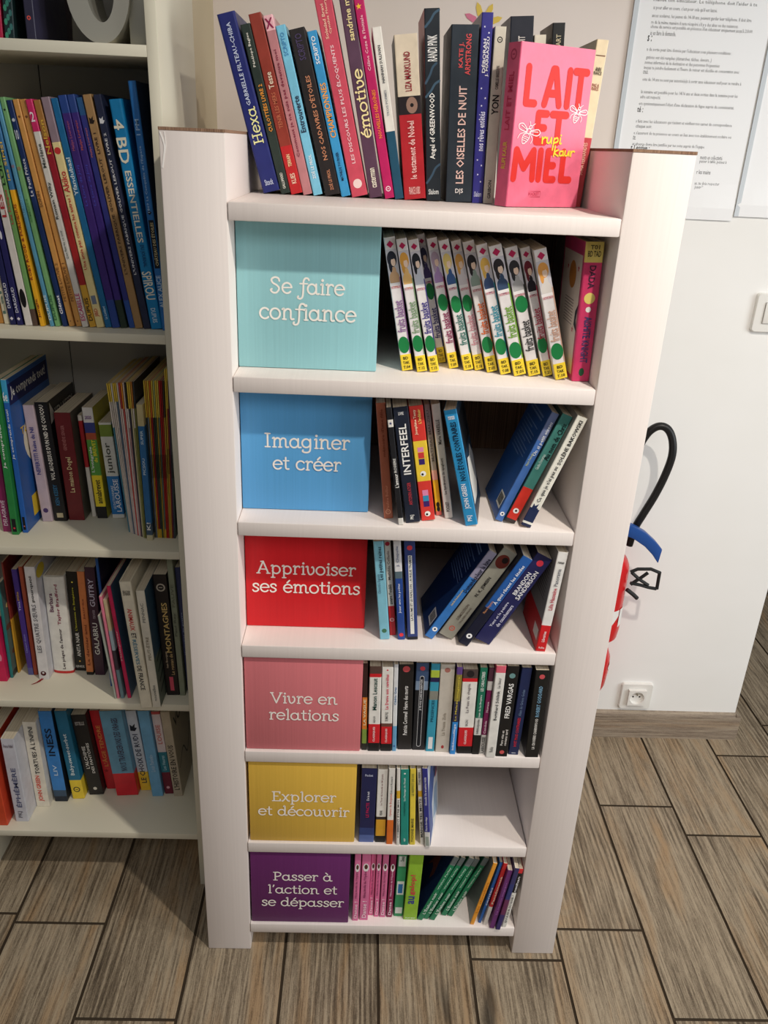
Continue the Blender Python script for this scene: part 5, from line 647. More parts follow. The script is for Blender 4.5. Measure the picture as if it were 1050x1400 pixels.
 ('comic_magazine',"olive comic magazine,last before the blue digest in the stack's left half",'magazine','comic magazines packed in a stack',[-0.4886,0.2195,0.853,0.0001,0.0025,0.3095,0.2],[(0.72,(120,120,60)),(0.84,(120,120,60)),(1,(60,60,66))],[],[],{'thin': 1}),
 ('comic_magazine','short blue digest with a beige head sunk between the two halves of the magazine stack','magazine','comic magazines packed in a stack',[-0.474,0.2112,0.853,0.0014,0.0118,0.2704,0.1784],[(0.04,(206,196,160)),(0.13,(70,90,110)),(0.85,(46,106,160)),(1,(200,186,140))],[('SUPER',(200,220,230),0.72,0.82,0.4),('PICSOU',(200,220,230),0.5,0.62,0.4),('K!',(235,235,230),0.08,0.14,0.6)],[],{}),
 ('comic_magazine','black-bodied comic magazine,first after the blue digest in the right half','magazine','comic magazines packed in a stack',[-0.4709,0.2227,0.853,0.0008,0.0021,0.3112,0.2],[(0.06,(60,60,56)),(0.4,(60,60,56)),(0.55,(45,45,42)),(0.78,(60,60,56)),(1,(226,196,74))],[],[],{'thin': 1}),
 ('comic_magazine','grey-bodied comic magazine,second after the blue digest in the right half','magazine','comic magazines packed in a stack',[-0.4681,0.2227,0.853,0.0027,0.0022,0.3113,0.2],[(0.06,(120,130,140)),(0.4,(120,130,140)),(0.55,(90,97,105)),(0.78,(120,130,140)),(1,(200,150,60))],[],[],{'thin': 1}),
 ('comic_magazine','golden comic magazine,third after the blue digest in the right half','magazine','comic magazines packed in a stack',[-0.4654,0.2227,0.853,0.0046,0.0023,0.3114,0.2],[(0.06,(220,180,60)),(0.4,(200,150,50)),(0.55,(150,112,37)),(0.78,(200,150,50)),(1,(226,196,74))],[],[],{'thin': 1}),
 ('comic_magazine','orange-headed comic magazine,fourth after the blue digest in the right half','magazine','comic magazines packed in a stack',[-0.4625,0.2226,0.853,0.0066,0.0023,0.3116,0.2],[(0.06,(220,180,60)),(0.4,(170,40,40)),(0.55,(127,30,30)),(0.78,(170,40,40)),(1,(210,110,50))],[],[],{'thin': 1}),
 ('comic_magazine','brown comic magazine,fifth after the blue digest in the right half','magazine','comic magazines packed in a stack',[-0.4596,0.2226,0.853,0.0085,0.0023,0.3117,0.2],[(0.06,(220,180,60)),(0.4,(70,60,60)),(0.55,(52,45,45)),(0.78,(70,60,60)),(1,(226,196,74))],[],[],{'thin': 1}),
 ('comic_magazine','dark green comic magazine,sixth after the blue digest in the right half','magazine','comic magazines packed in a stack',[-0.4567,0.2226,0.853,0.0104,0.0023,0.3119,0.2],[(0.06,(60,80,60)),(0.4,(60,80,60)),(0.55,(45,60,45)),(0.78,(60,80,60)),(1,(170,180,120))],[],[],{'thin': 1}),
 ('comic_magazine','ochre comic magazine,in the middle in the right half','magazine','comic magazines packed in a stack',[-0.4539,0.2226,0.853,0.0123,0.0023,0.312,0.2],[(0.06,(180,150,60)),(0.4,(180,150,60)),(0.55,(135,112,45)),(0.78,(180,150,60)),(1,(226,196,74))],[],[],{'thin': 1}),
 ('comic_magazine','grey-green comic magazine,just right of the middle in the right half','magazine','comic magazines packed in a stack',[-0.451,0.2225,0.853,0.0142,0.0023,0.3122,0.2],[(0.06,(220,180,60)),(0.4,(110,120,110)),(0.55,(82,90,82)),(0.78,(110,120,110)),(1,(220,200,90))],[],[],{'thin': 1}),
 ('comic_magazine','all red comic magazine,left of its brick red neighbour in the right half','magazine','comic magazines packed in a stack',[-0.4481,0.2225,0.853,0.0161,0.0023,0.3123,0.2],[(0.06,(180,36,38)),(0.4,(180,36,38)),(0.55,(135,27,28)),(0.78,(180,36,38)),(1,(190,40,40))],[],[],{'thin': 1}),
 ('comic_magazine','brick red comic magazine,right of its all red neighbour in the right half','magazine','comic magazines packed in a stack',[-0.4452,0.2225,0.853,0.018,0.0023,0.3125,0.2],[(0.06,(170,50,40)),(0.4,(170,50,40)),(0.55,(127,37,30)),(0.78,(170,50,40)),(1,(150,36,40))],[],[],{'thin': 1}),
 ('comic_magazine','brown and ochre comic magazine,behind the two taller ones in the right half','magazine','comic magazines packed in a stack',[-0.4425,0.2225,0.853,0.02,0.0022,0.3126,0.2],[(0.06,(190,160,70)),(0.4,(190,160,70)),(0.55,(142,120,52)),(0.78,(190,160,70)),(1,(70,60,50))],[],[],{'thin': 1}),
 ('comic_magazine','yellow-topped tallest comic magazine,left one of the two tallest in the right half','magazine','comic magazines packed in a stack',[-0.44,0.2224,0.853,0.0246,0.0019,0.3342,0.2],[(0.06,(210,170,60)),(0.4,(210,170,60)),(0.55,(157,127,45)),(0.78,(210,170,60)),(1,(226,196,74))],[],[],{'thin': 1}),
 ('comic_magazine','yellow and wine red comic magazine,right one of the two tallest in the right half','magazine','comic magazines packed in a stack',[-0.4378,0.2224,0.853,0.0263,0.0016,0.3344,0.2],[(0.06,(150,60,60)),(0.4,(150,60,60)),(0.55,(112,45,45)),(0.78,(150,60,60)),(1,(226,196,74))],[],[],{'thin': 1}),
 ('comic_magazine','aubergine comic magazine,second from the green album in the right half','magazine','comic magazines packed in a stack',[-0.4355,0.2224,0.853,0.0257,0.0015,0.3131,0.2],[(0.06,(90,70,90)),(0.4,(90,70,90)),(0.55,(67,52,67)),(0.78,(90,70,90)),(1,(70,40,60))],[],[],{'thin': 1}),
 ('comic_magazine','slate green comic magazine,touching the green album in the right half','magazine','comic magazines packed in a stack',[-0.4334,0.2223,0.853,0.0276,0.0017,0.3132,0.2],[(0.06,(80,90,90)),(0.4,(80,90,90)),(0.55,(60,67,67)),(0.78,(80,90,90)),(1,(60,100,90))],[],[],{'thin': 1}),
 ('comic_album','green comic album at the right end of the magazine shelf,by the white stile','book','schoolbooks and novels under the comic albums',[-0.4204,0.2445,0.853,0.0022,0.005,0.2813,0.1856],[(0.45,(40,130,64)),(0.62,(50,80,80)),(1,(44,140,66))],[],[('ellipse',0.5,0.58,0.6,0.03,(200,210,200)),('ellipse',0.4,0.54,0.5,0.02,(60,90,150))],{}),
 ('novel','crimson book at the left edge of the shelf below the magazines','book','books on the shelf below the magazines',[-0.8275,0.2289,0.5025,-0.0011,0.0205,0.1474,0.0973],[(1,(206,26,84))],[],[('ellipse',0.7,0.4,0.3,0.06,(225,150,170))],{}),
 ('novel','turquoise picture book with a patterned cover at the left of the shelf below the magazines','book','books on the shelf below the magazines',[-0.7997,0.2419,0.5025,0.0154,0.0066,0.2266,0.11],[(1,(40,128,128))],[],[],{'faceR': (90,110,108),'covR': 'pics'}),
 ('novel','thin brick and ochre book between the turquoise and the violet ones','book','books on the shelf below the magazines',[-0.7937,0.2606,0.5025,0.0086,0.0038,0.2657,0.1714],[(0.5,(214,160,50)),(1,(140,50,44))],[('Sagesse',(120,60,40),0.4,0.6,0.5)],[],{}),
 ('novel','violet novel with a two-coloured name,left of the white one with a tall thin title','book','books on the shelf below the magazines',[-0.7727,0.2543,0.5025,-0.0069,0.011,0.2538,0.1675],[(0.07,(90,92,150)),(1,(74,52,140))],[('Tina',(190,190,230),0.62,0.71,0.4),('Mika',(226,180,80),0.72,0.8,0.4),('Chanson douce',(150,150,220),0.22,0.4,0.35)],[],{}),
 ('novel','rust-coloured slim novel between the violet and the white ones','book','books on the shelf below the magazines',[-0.7532,0.2548,0.5025,0.0053,0.0079,0.2601,0.1716],[(0.45,(170,74,52)),(1,(176,84,60))],[],[],{}),
 ('novel','white novel with tall thin grey capitals and a yellow sticker,ribbon hanging out below','book','books on the shelf below the magazines',[-0.7234,0.2397,0.5025,0.0105,0.0211,0.2688,0.1774],[(1,(232,230,232))],[('LES QUATRE SŒURS',(110,110,116),0.25,0.68,0.5),('pourquoi',(50,46,40),0.7,0.92,0.34)],[('disc',0.5,0.055,0.55,(80,20,30)),('disc',0.5,0.06,0.22,(232,230,232))],{'faceR': (214,216,226),'covR': 'sticker','ribbon': 1}),
 ('novel','thickest white novel with purple-red author name and red base,on the shelf below the magazines','book','books on the shelf below the magazines',[-0.68,0.2626,0.5025,0.0169,0.0426,0.2339,0.1544],[(0.025,(206,46,46)),(1,(240,238,230))],[("Les pièges de l'amour",(70,54,60),0.05,0.48,0.2,0.6),('Taylor Bradford',(150,50,80),0.52,0.93,0.2,0.62),('Barbara',(110,60,90),0.65,0.84,0.2,0.3)],[],{'hard': 1,'round': 1}),
 ('novel','black novel with green and white lettering beside the thickest white one','book','books on the shelf below the magazines',[-0.6565,0.2744,0.5025,0.0209,0.0228,0.2415,0.1576],[(1,(34,31,28))],[('ANITA NAIR',(240,238,230),0.15,0.4,0.34),("L'inconnue de Bangalore",(200,196,60),0.42,0.85,0.24),('ALBIN MICHEL',(240,238,230),0.035,0.06,0.8,0.5,'h')],[('disc',0.5,0.1,0.16,(250,200,90)),('disc',0.5,0.9,0.16,(250,230,90))],{}),
 ('novel','orange novel with brown lettering between the black and the plum ones','book','books on the shelf below the magazines',[-0.6366,0.2598,0.5025,0.0209,0.0146,0.2503,0.1652],[(0.03,(40,36,30)),(1,(222,132,78))],[('Le dernier ami',(130,60,40),0.1,0.5,0.4),('Jaurès',(150,70,50),0.55,0.75,0.3)],[],{}),
 ('novel','plum novel with white and lilac italic capitals in the middle of its shelf','book','books on the shelf below the magazines',[-0.6124,0.2602,0.5025,0.0111,0.0209,0.2607,0.1718],[(1,(70,40,58))],[('GALABRU',(240,236,226),0.2,0.5,0.5),('GUITRY',(214,204,220),0.65,0.9,0.5),('raconte',(180,160,170),0.54,0.62,0.3)],[],{'faceR': (60,40,50)}),
 ('novel','blue book pushed back behind the pink-edged booklets','book','books on the shelf below the magazines',[-0.5895,0.2215,0.5025,-0.0115,0.0058,0.3016,0.1991],[(1,(34,86,156))],[],[],{'faceR': (24,30,60)}),
 ('novel','thin grey-green booklet left of the pink-edged one','book','books on the shelf below the magazines',[-0.5692,0.1795,0.5025,-0.0821,0.0038,0.1972,0.1302],[(1,(170,180,170))],[],[],{'thin': 1}),
 ('novel','thin pink-edged booklet in the right half of the shelf below the magazines','book','books on the shelf below the magazines',[-0.565,0.1809,0.5025,-0.0594,0.0055,0.2398,0.1583],[(1,(232,130,156))],[],[],{'thin': 1}),
 ('novel','booklet with a many-coloured picture spine between the pink and the crimson ones','book','books on the shelf below the magazines',[-0.5573,0.1814,0.5025,-0.0651,0.007,0.2321,0.1532],[(0.3,(120,150,160)),(0.5,(70,60,70)),(0.7,(170,190,200)),(1,(210,190,150))],[],[],{'thin': 1}),
 ('novel','crimson booklet with a blue cover left of the ivory animal guide','book','books on the shelf below the magazines',[-0.5439,0.1825,0.5025,-0.0719,0.0076,0.2635,0.1739],[(1,(214,40,92))],[('Madagascar',(245,190,200),0.35,0.62,0.5)],[],{'faceR': (66,96,130),'thin': 1}),
 ('novel','ivory animal guide with red,black and blue title reading downwards','book','books on the shelf below the magazines',[-0.5088,0.1519,0.5025,-0.0677,0.0225,0.2905,0.1917],[(1,(234,226,204))],[('ANIMAUX',(206,60,56),0.63,0.8,0.4,0.5,'d'),('ET',(50,46,44),0.57,0.61,0.4,0.5,'d'),('RÉSERVES',(70,130,156),0.36,0.56,0.4,0.5,'d'),('DE FRANCE',(50,46,44),0.15,0.35,0.4,0.5,'d'),('SÉLECTION',(60,56,50),0.92,0.94,0.6,0.5,'h'),('DU READER',(60,56,50),0.9,0.92,0.6,0.5,'h')],[],{'hard': 1}),
 ('novel','off-white novel with faint lettering and a blue picture cover right of the ivory animal guide','book','books on the shelf below the magazines',[-0.4855,0.1546,0.5025,-0.0509,0.0165,0.2706,0.1786],[(1,(226,220,204))],[('PENNAC',(130,130,124),0.74,0.9,0.34),('PEUT-ÊTRE',(140,130,110),0.42,0.62,0.42),('nouvelles',(130,130,124),0.06,0.2,0.34)],[],{'faceR': (66,98,124),'covR': 'sea'}),
 ('novel','black novel with gold capitals and a round emblem at its head','book','books on the shelf below the magazines',[-0.4662,0.1962,0.5025,-0.0361,0.0263,0.2836,0.1872],[(1,(34,28,28))],[('MONTAGNES',(222,190,120),0.37,0.78,0.42,0.6),('Le roman de',(200,170,120),0.18,0.36,0.26,0.7),('Ivan Bourguet',(200,180,150),0.24,0.38,0.2,0.35)],[('ring',0.5,0.9,0.7,(190,180,165)),('rect',0.5,0.1,0.3,0.12,(222,90,110))],{}),
 ('novel','grey-green tall album with a handwritten word near the right end of its shelf','book','books on the shelf below the magazines',[-0.4392,0.1961,0.5025,-0.0257,0.0113,0.3211,0.2119],[(1,(140,146,124))],[('Paul Rey',(90,92,80),0.45,0.62,0.5),('FAUVE',(110,112,96),0.66,0.82,0.5)],[],{}),
 ('novel','dark blue book touching the white stile on the shelf below the magazines','book','books on the shelf below the magazines',[-0.425,0.2048,0.5025,-0.0328,0.0097,0.2963,0.1956],[(1,(44,52,92))],[('Mémoires de guerre',(170,190,225),0.32,0.66,0.24)],[],{}),
 ('novel','vermilion book cut off at the left end of the lowest bookcase shelf','book','books on the lowest bookcase shelf',[-0.8638,0.1788,0.152,-0.0222,0.0289,0.2237,0.1477],[(1,(206,72,40))],[],[],{'faceR': (196,66,40)}),
 ('novel','silver-grey novel with thin blue-grey title on the lowest bookcase shelf','book','books on the lowest bookcase shelf',[-0.8221,0.192,0.152,-0.0104,0.028,0.229,0.1512],[(1,(206,208,218))],[('ÉPHÉMÈRE',(90,96,130),0.18,0.66,0.44),('France Hobel',(120,110,120),0.9,0.94,0.7,0.5,'h'),('PKJ',(110,110,120),0.05,0.13,0.4)],[],{'faceR': (214,216,226)}),
 ('novel','cream novel with red and black brush lettering beside the silver-grey one','book','books on the lowest bookcase shelf',[-0.7931,0.2379,0.152,-0.0109,0.0294,0.2381,0.1572],[(1,(240,234,218))],[("TORTUES À L'INFINI",(36,34,34),0.4,0.95,0.42),('JOHN GREEN',(226,70,44),0.07,0.38,0.42)],[],{'faceR': (240,236,226)}),
 ('novel','thick cobalt novel with a dark base,right of the cream brush-lettered one','book','books on the lowest bookcase shelf',[-0.7576,0.255,0.152,-0.0323,0.0291,0.2545,0.168],[(0.06,(30,40,56)),(0.13,(60,84,110)),(1,(62,138,214))],[('INESS',(20,36,60),0.52,0.82,0.5),('LIV',(200,225,245),0.3,0.42,0.3)],[],{'faceR': (26,34,46)}),
 ('novel','petrol blue novel with a yellow foot and white script on the lowest bookcase shelf','book','books on the lowest bookcase shelf',[-0.7199,0.2645,0.152,-0.0606,0.0271,0.2485,0.164],[(0.22,(246,216,64)),(1,(34,114,150))],[('Baby-sweet-sorbet',(225,240,245),0.28,0.75,0.42)],[('ring',0.5,0.11,0.6,(60,60,50))],{}),
 ('novel','black novel with a white two-line title on the lowest bookcase shelf','book','books on the lowest bookcase shelf',[-0.686,0.2783,0.152,-0.0866,0.0332,0.2283,0.1507],[(1,(36,34,34))],[("L'ALCHIMIE",(235,232,226),0.34,0.62,0.24,0.36),('DES FANTÔMES',(235,232,226),0.28,0.66,0.24,0.66),('ESTELLE',(200,195,190),0.88,0.92,0.6,0.5,'h')],[('disc',0.5,0.08,0.26,(225,220,210))],{}),
 ('novel','red novel with gold capitals between the black and the pale blue ones','book','books on the lowest bookcase shelf',[-0.6516,0.2987,0.152,-0.0878,0.022,0.2257,0.1333],[(1,(200,36,46))],[("L'ÂGE TENDRE",(226,150,80),0.3,0.82,0.5)],[('star',0.4,0.24,0.6,(150,30,34))],{}),
 ('novel','broad novel,grey-blue above and red below,on the lowest bookcase shelf','book','books on the lowest bookcase shelf',[-0.6221,0.2774,0.152,-0.0809,0.0498,0.2413,0.1546],[(0.27,(216,36,50)),(1,(106,160,190))],[('NOUS TRAVERSERONS DES ORAGES',(70,60,80),0.3,0.92,0.3,0.6)],[],{}),
 ('novel','white novel with a yellow foot and black title on the lowest bookcase shelf','book','books on the lowest bookcase shelf',[-0.5711,0.2962,0.152,-0.0833,0.0243,0.2289,0.1358],[(0.24,(250,206,60)),(1,(214,218,226))],[('LE CHOIX DE RUDI',(40,46,70),0.1,0.72,0.5)],[('flame',0.5,0.8,0.7,(30,36,46))],{}),
 ('novel','pale blue novel right of the one with the yellow foot,lowest bookcase shelf','book','books on the lowest bookcase shelf',[-0.5401,0.2778,0.152,-0.0695,0.0253,0.2441,0.1542],[(1,(112,172,212))],[('Louis Pavlenko',(180,205,225),0.3,0.5,0.4)],[],{}),
 ('novel','slim novel with blush,teal and wine bands on the lowest bookcase shelf','book','books on the lowest bookcase shelf',[-0.5128,0.2869,0.152,-0.0723,0.0197,0.2359,0.1451],[(0.27,(116,30,52)),(0.52,(40,122,140)),(0.97,(226,210,212)),(1,(200,80,80))],[('LOUISE',(206,120,110),0.62,0.85,0.5),('Les Heures',(170,210,220),0.3,0.48,0.4)],[('disc',0.5,0.08,0.4,(220,170,180))],{}),
 ('novel','taupe novel with lettering on its cover too,last on the lowest bookcase shelf','book','books on the lowest bookcase shelf',[-0.4902,0.2794,0.152,-0.0695,0.0206,0.2415,0.1526],[(1,(186,172,150))],[("L'HISTOIRE EN VOUS",(56,50,46),0.08,0.62,0.6)],[],{'faceR': (180,168,148),'covR': 'vous'}),
 ('novel','raspberry book at the left of the topmost bookcase shelf','book','books on the topmost bookcase shelf',[-0.6328,0.1928,1.6867,0.0384,0.0077,0.22,0.1452],[(1,(196,40,80))],[],[],{}),
 ('novel','book with a spine patterned in green pebbles on the topmost bookcase shelf','book','books on the topmost bookcase shelf',[-0.6153,0.1911,1.6867,0.0566,0.0143,0.22,0.1452],[(1,(30,52,54))],[],[('ellipse',0.25,0.02,0.34,0.02,(66,150,120)),('ellipse',0.5,0.047,0.34,0.02,(66,136,120)),('ellipse',0.75,0.074,0.34,0.02,(66,122,120)),('ellipse',0.25,0.101,0.34,0.02,(66,150,120)),('ellipse',0.5,0.128,0.34,0.02,(66,136,120)),('ellipse',0.75,0.155,0.34,0.02,(66,122,120)),('ellipse',0.25,0.182,0.34,0.02,(66,150,120)),('ellipse',0.5,0.209,0.34,0.02,(66,136,120)),('ellipse',0.75,0.236,0.34,0.02,(66,122,120)),('ellipse',0.25,0.263,0.34,0.02,(66,150,120)),('ellipse',0.5,0.29000000000000004,0.34,0.02,(66,136,120)),('ellipse',0.75,0.317,0.34,0.02,(66,122,120)),('ellipse',0.25,0.34400000000000003,0.34,0.02,(66,150,120)),('ellipse',0.5,0.371,0.34,0.02,(66,136,120)),('ellipse',0.75,0.398,0.34,0.02,(66,122,120)),('ellipse',0.25,0.425,0.34,0.02,(66,150,120)),('ellipse',0.5,0.452,0.34,0.02,(66,136,120)),('ellipse',0.75,0.47900000000000004,0.34,0.02,(66,122,120))],{}),
 ('novel','dark slate novel with a round red emblem on the topmost bookcase shelf','book','books on the topmost bookcase shelf',[-0.5811,0.1853,1.6867,0.0076,0.0138,0.22,0.1452],[(1,(52,50,72))],[('M',(200,200,206),0.4,0.44,0.4,0.5,'h')],[('disc',0.45,0.13,0.42,(226,90,80)),('disc',0.45,0.13,0.2,(70,50,66))],{}),
 ('novel','aubergine book left of the grey metal letter on the topmost bookcase shelf','book','books on the topmost bookcase shelf',[-0.6056,0.2932,1.6867,0.0524,0.008,0.22,0.1368],[(1,(64,40,62))],[],[],{}),
]

for row in BOOKS: book(*row)

# the face-out pink book in front of the top row
LAIT = [0.1334, 0.1452, -1.0959, 0.141, 0.0316, 0.2265, -0.0043, 0.008]
x, y, yaw, dep, bt, bh, tx, ty = LAIT
T = book('poetry_book', 'pink poetry book standing face out with big red letters, in front of the top row', 'book', 'novels along the top of the white display unit', (x, y, ZT[0] + 0.0006, 0.0001, bt, bh, dep), [(1, (216, 92, 128))],
         [('LAIT ET MIEL', (186, 50, 84), .48, .83, .36), ('RUPI KAUR', (222, 190, 80), .24, .41, .34)], [('ring', .5, .93, .5, (170, 60, 90))], {'faceR': (242, 122, 152)}, rot=(0, 0, yaw))
F = Face((0, 0, 0), (0, 1, 0), (0, 0, 1)); k = bh / 782.0; kx = dep / 350.0
def P(a, b):                                                # from the cover's own grid: 350 wide, 782 high, top row first
    return (a * kx, (782 - b) * k)
RED = ink((226, 58, 52)); WH = ink((250, 238, 240)); YE = ink((250, 226, 70))
BIG = {'L': [[(0, 0), (0, 1), (.62, 1)]], 'A': [[(0, 1), (.42, 0), (.58, 0), (1, 1)], [(.2, .68), (.8, .68)]], 'I': [[(0, 0), (0, 1)]], 'T': [[(-.1, 0), (1.1, 0)], [(.5, 0), (.5, 1)]],
       'E': [[(.75, 0), (0, 0), (0, 1), (.75, 1)], [(0, .5), (.62, .5)]], 'M': [[(0, 1), (.05, 0), (.5, .62), (.95, 0), (1, 1)]]}
def big(word, cells, y0, y1):
    mb = MB()
    for ch, (a, b) in zip(word, cells):
        for st in BIG[ch]:
            q_ = [P(a + p * (b - a), y0 + q * (y1 - y0)) for p, q in st]
            for i in range(len(q_) - 1): stroke(mb, F, q_[i:i + 2], 27 * kx, .0004, False, False)
    mb.build('cover_title', RED, T)
big('LAIT', [(46, 110), (132, 202), (240, 240), (272, 318)], 110, 275)
big('ET', [(112, 165), (184, 240)], 320, 455)
big('MIEL', [(22, 112), (142, 142), (178, 228), (254, 320)], 500, 640)
def bee(cx, cy, s, ang):
    mb = MB(); ca, sa = math.cos(ang), math.sin(ang)
    def q(pts): return [P(cx + s * (a * ca - b * sa), cy + s * (a * sa + b * ca)) for a, b in pts]
    w = 3.2 * kx
    for st in ([(0, -12), (9, -6), (8, 6), (0, 10), (-8, 6), (-9, -6)], [(0, 10), (13, 20), (11, 42), (0, 58), (-11, 42), (-13, 20)], [(8, -4), (34, -22), (48, -12), (40, 4), (10, 6)], [(-8, -4), (-34, -22), (-48, -12), (-40, 4), (-10, 6)],
               [(0, -12), (6, -20), (0, -27), (-6, -20)]): stroke(mb, F, q(st), w, .0008, True)
    for st in ([(-11, 26), (11, 26)], [(-12, 34), (12, 34)], [(-9, 43), (9, 43)], [(3, -26), (12, -40)], [(-3, -26), (-12, -40)], [(9, 8), (28, 24), (30, 44)], [(-9, 8), (-28, 24), (-30, 44)], [(12, -4), (38, -12)], [(-12, -4), (-38, -12)]): stroke(mb, F, q(st), w * .8, .0008)
    mb.build('bee_drawing', WH, T)
bee(72, 408, 1.12, .35); bee(300, 300, .95, .25)
def script(strokes, x0, y0, s):
    mb = MB()
    for st in strokes: stroke(mb, F, [P(x0 + a * s, y0 + b * s) for a, b in st], 6.2 * kx, .0010)
    mb.build('author_name', YE, T)
script([[(0, 0), (2, 30)], [(2, 12), (12, 0), (20, 4)], [(24, 0), (24, 22), (36, 26), (44, 0)], [(44, 0), (45, 28)], [(58, 2), (54, 60)], [(57, 8), (72, 0), (76, 16), (58, 26)], [(88, 0), (87, 26), (94, 26)], [(89, -13), (90, -14)]], 140, 432, 1.0)
script([[(4, -22), (0, 34)], [(22, -2), (2, 14), (24, 32)], [(46, 4), (32, 8), (32, 28), (46, 24), (48, 2), (52, 28)], [(60, 2), (60, 24), (72, 26), (80, 2)], [(80, 2), (82, 28)], [(90, 2), (92, 30)], [(91, 14), (100, 2), (110, 4)]], 204, 492, .92)
mb = MB(); c = P(128, 716)
stroke(mb, F, [P(96, 702), P(160, 702), P(160, 730), P(96, 730)], 3 * kx, .0005, True, False)
text_on(mb, F, 'POCKET', P(103, 724)[0], P(103, 724)[1], 50 * kx, 16 * k, 'h', .0005); mb.build('publisher_mark', ink((206, 70, 100)), T)

# ------------------------------------------------------------------ grey metal letter on the top bookcase shelf
ML = mat((192, 190, 178), 0.38, 0.5, 0.55)
t = thing('metal_letter', 'grey metal decorative letter standing at the right end of the topmost bookcase shelf', 'decoration', (-0.487, 0.19, SHZ['A'] + 0.0006))
mb = MB(); n = 40; ro, ri = (0.047, 0.075), (0.021, 0.049); yd = 0.085
o_ = ring2(0, 0.075, *ro, n); i_ = ring2(0.004, 0.077, *ri, n)
vs = [(a, 0, b) for a, b in o_] + [(a, 0, b) for a, b in i_] + [(a, yd, b) for a, b in o_] + [(a, yd, b) for a, b in i_]
fs = []
for q in range(n):
    r = (q + 1) % n
    fs += [(q, r, n + r, n + q), (2 * n + r, 2 * n + q, 3 * n + q, 3 * n + r), (r, q, 2 * n + q, 2 * n + r), (n + q, n + r, 3 * n + r, 3 * n + q)]
mb.add(vs, fs); mb.build('bowl', ML, t, True)
mb = MB(); mb.box((0.040, 0.012, 0), (0.068, yd + 0.012, 0.2)); mb.build('stem', ML, t, True, 0.0015)

# ------------------------------------------------------------------ house rules in a plastic pocket on the wall
def sheet(name, label, x0, x1, z0, z1, lines, heads):
    t = thing(name, label, 'poster', (x0, YW, z0), group='printed sheets on the wall')
    w, h = x1 - x0, z1 - z0
    mb = MB(); N = 24                                       # a slightly wavy page
    vs = []; fs = []
    for j in range(N + 1):
        for i in range(9):
            v = j / N; yy = -0.003 - 0.004 * math.exp(-((v - .05) / .035) ** 2) * (0.5 + 0.5 * math.sin(i * 1.1))
            vs.append((w * i / 8, yy, h * v))
    for j in range(N):
        for i in range(8): a = j * 9 + i; fs.append((a, a + 1, a + 10, a + 9))
    m0 = len(vs); vs += [(w * i, 0, h * j) for j in (0, 1) for i in (0, 1)]
    mb.add(vs, fs); pg = mb.build('page', mat((250, 252, 254), 0.5, 0.3, 0, 'page'), t, False)
    md = pg.modifiers.new('th', 'SOLIDIFY'); md.thickness = 0.0012; md.offset = 1
    f = Face((-x0, -0.0032, -z0), (1, 0, 0), (0, 0, 1))
    if lines:
        mb = MB()
        for txt, a, b, z, hh in lines: text_on(mb, f, txt, a, z, b - a, hh, 'h', .0012, 0, 0.0)
        mb.build('printed_text', ink((70, 72, 78)), t)
    if heads:
        mb = MB()
        for txt, a, b, z, hh in heads: text_on(mb, f, txt, a, z, b - a, hh, 'h', .0012)
        mb.build('heading', ink((34, 34, 40)), t)
    mb = MB(); mb.box((0, -0.0062, -0.0), (0.010, -0.0048, h)); mb.build('pocket_edge', mat((214, 222, 228), 0.2, 0.5, 0, 'edge'), t)
LN = ["mande ton éducateur. Le téléphone doit l'aider à te", "is pour aller en cours, c'est pour cela qu'il est laissé.", "ances scolaires, les jeunes de 14-18 ans, peuvent garder leur téléphone. Il doit être", "re de la même manière il sera récupéré s'il y a des abus ou des nuisances.",
      "ohone du service est possible en présence d'un éducateur uniquement jusqu'à 21h00.", "is en faire la demande.", "n de sortie peut être donnée par l'éducateur sous plusieurs conditions :", "gations ont été remplies (démarches, tâches, devoirs...)", "sonnes informées de ta destination et des personnes fréquentées", "ivenus te joindre facilement et l'heure de retour est décidée en concertation avec",
      "oui.", "oins de 14 ans ne sont pas autorisé(e)s à sortir sans éducateur sauf pour se rendre à", "la semaine est possible pour les 14/16 ans et deux sorties dans la semaine pour les", "adre est respecté.", "era systématiquement l'objet d'une déclaration de fugue auprès du commissariat.", "s faits avec les éducateurs qui t'aident et vérifient ton carnet de correspondance", "chaque soir.", "e s'assurent de ta présence en cours en lien avec ton établissement scolaire ou", "te.", "ar absence devra être justifiée par tes soins auprès de l'équipe"]
SL = [(0, 0.4873, 0.7024, 1.8581, 0.0085), (1, 0.4898, 0.6225, 1.844, 0.0085), (2, 0.4893, 0.6967, 1.8297, 0.0085), (3, 0.4899, 0.672, 1.818, 0.0085), (4, 0.4897, 0.7042, 1.8101, 0.0085), (5, 0.4915, 0.5449, 1.7996, 0.0085), (6, 0.4892, 0.6689, 1.7689, 0.0085), (7, 0.4902, 0.6289, 1.7542, 0.0085), (8, 0.4888, 0.6478, 1.7447, 0.0085), (9, 0.4889, 0.6917, 1.7352, 0.0085), (10, 0.4885, 0.4993, 1.7283, 0.0085), (11, 0.4895, 0.7011, 1.7133, 0.0085), (12, 0.4904, 0.6985, 1.6898, 0.0085), (13, 0.4905, 0.5343, 1.6801, 0.0085), (14, 0.4895, 0.6955, 1.6674, 0.0085), (15, 0.4889, 0.6981, 1.6334, 0.0085), (16, 0.4905, 0.5254, 1.6235, 0.0085), (17, 0.4879, 0.7014, 1.6104, 0.0085), (18, 0.4878, 0.4942, 1.6017, 0.0085), (19, 0.4883, 0.6468, 1.5887, 0.0085)]
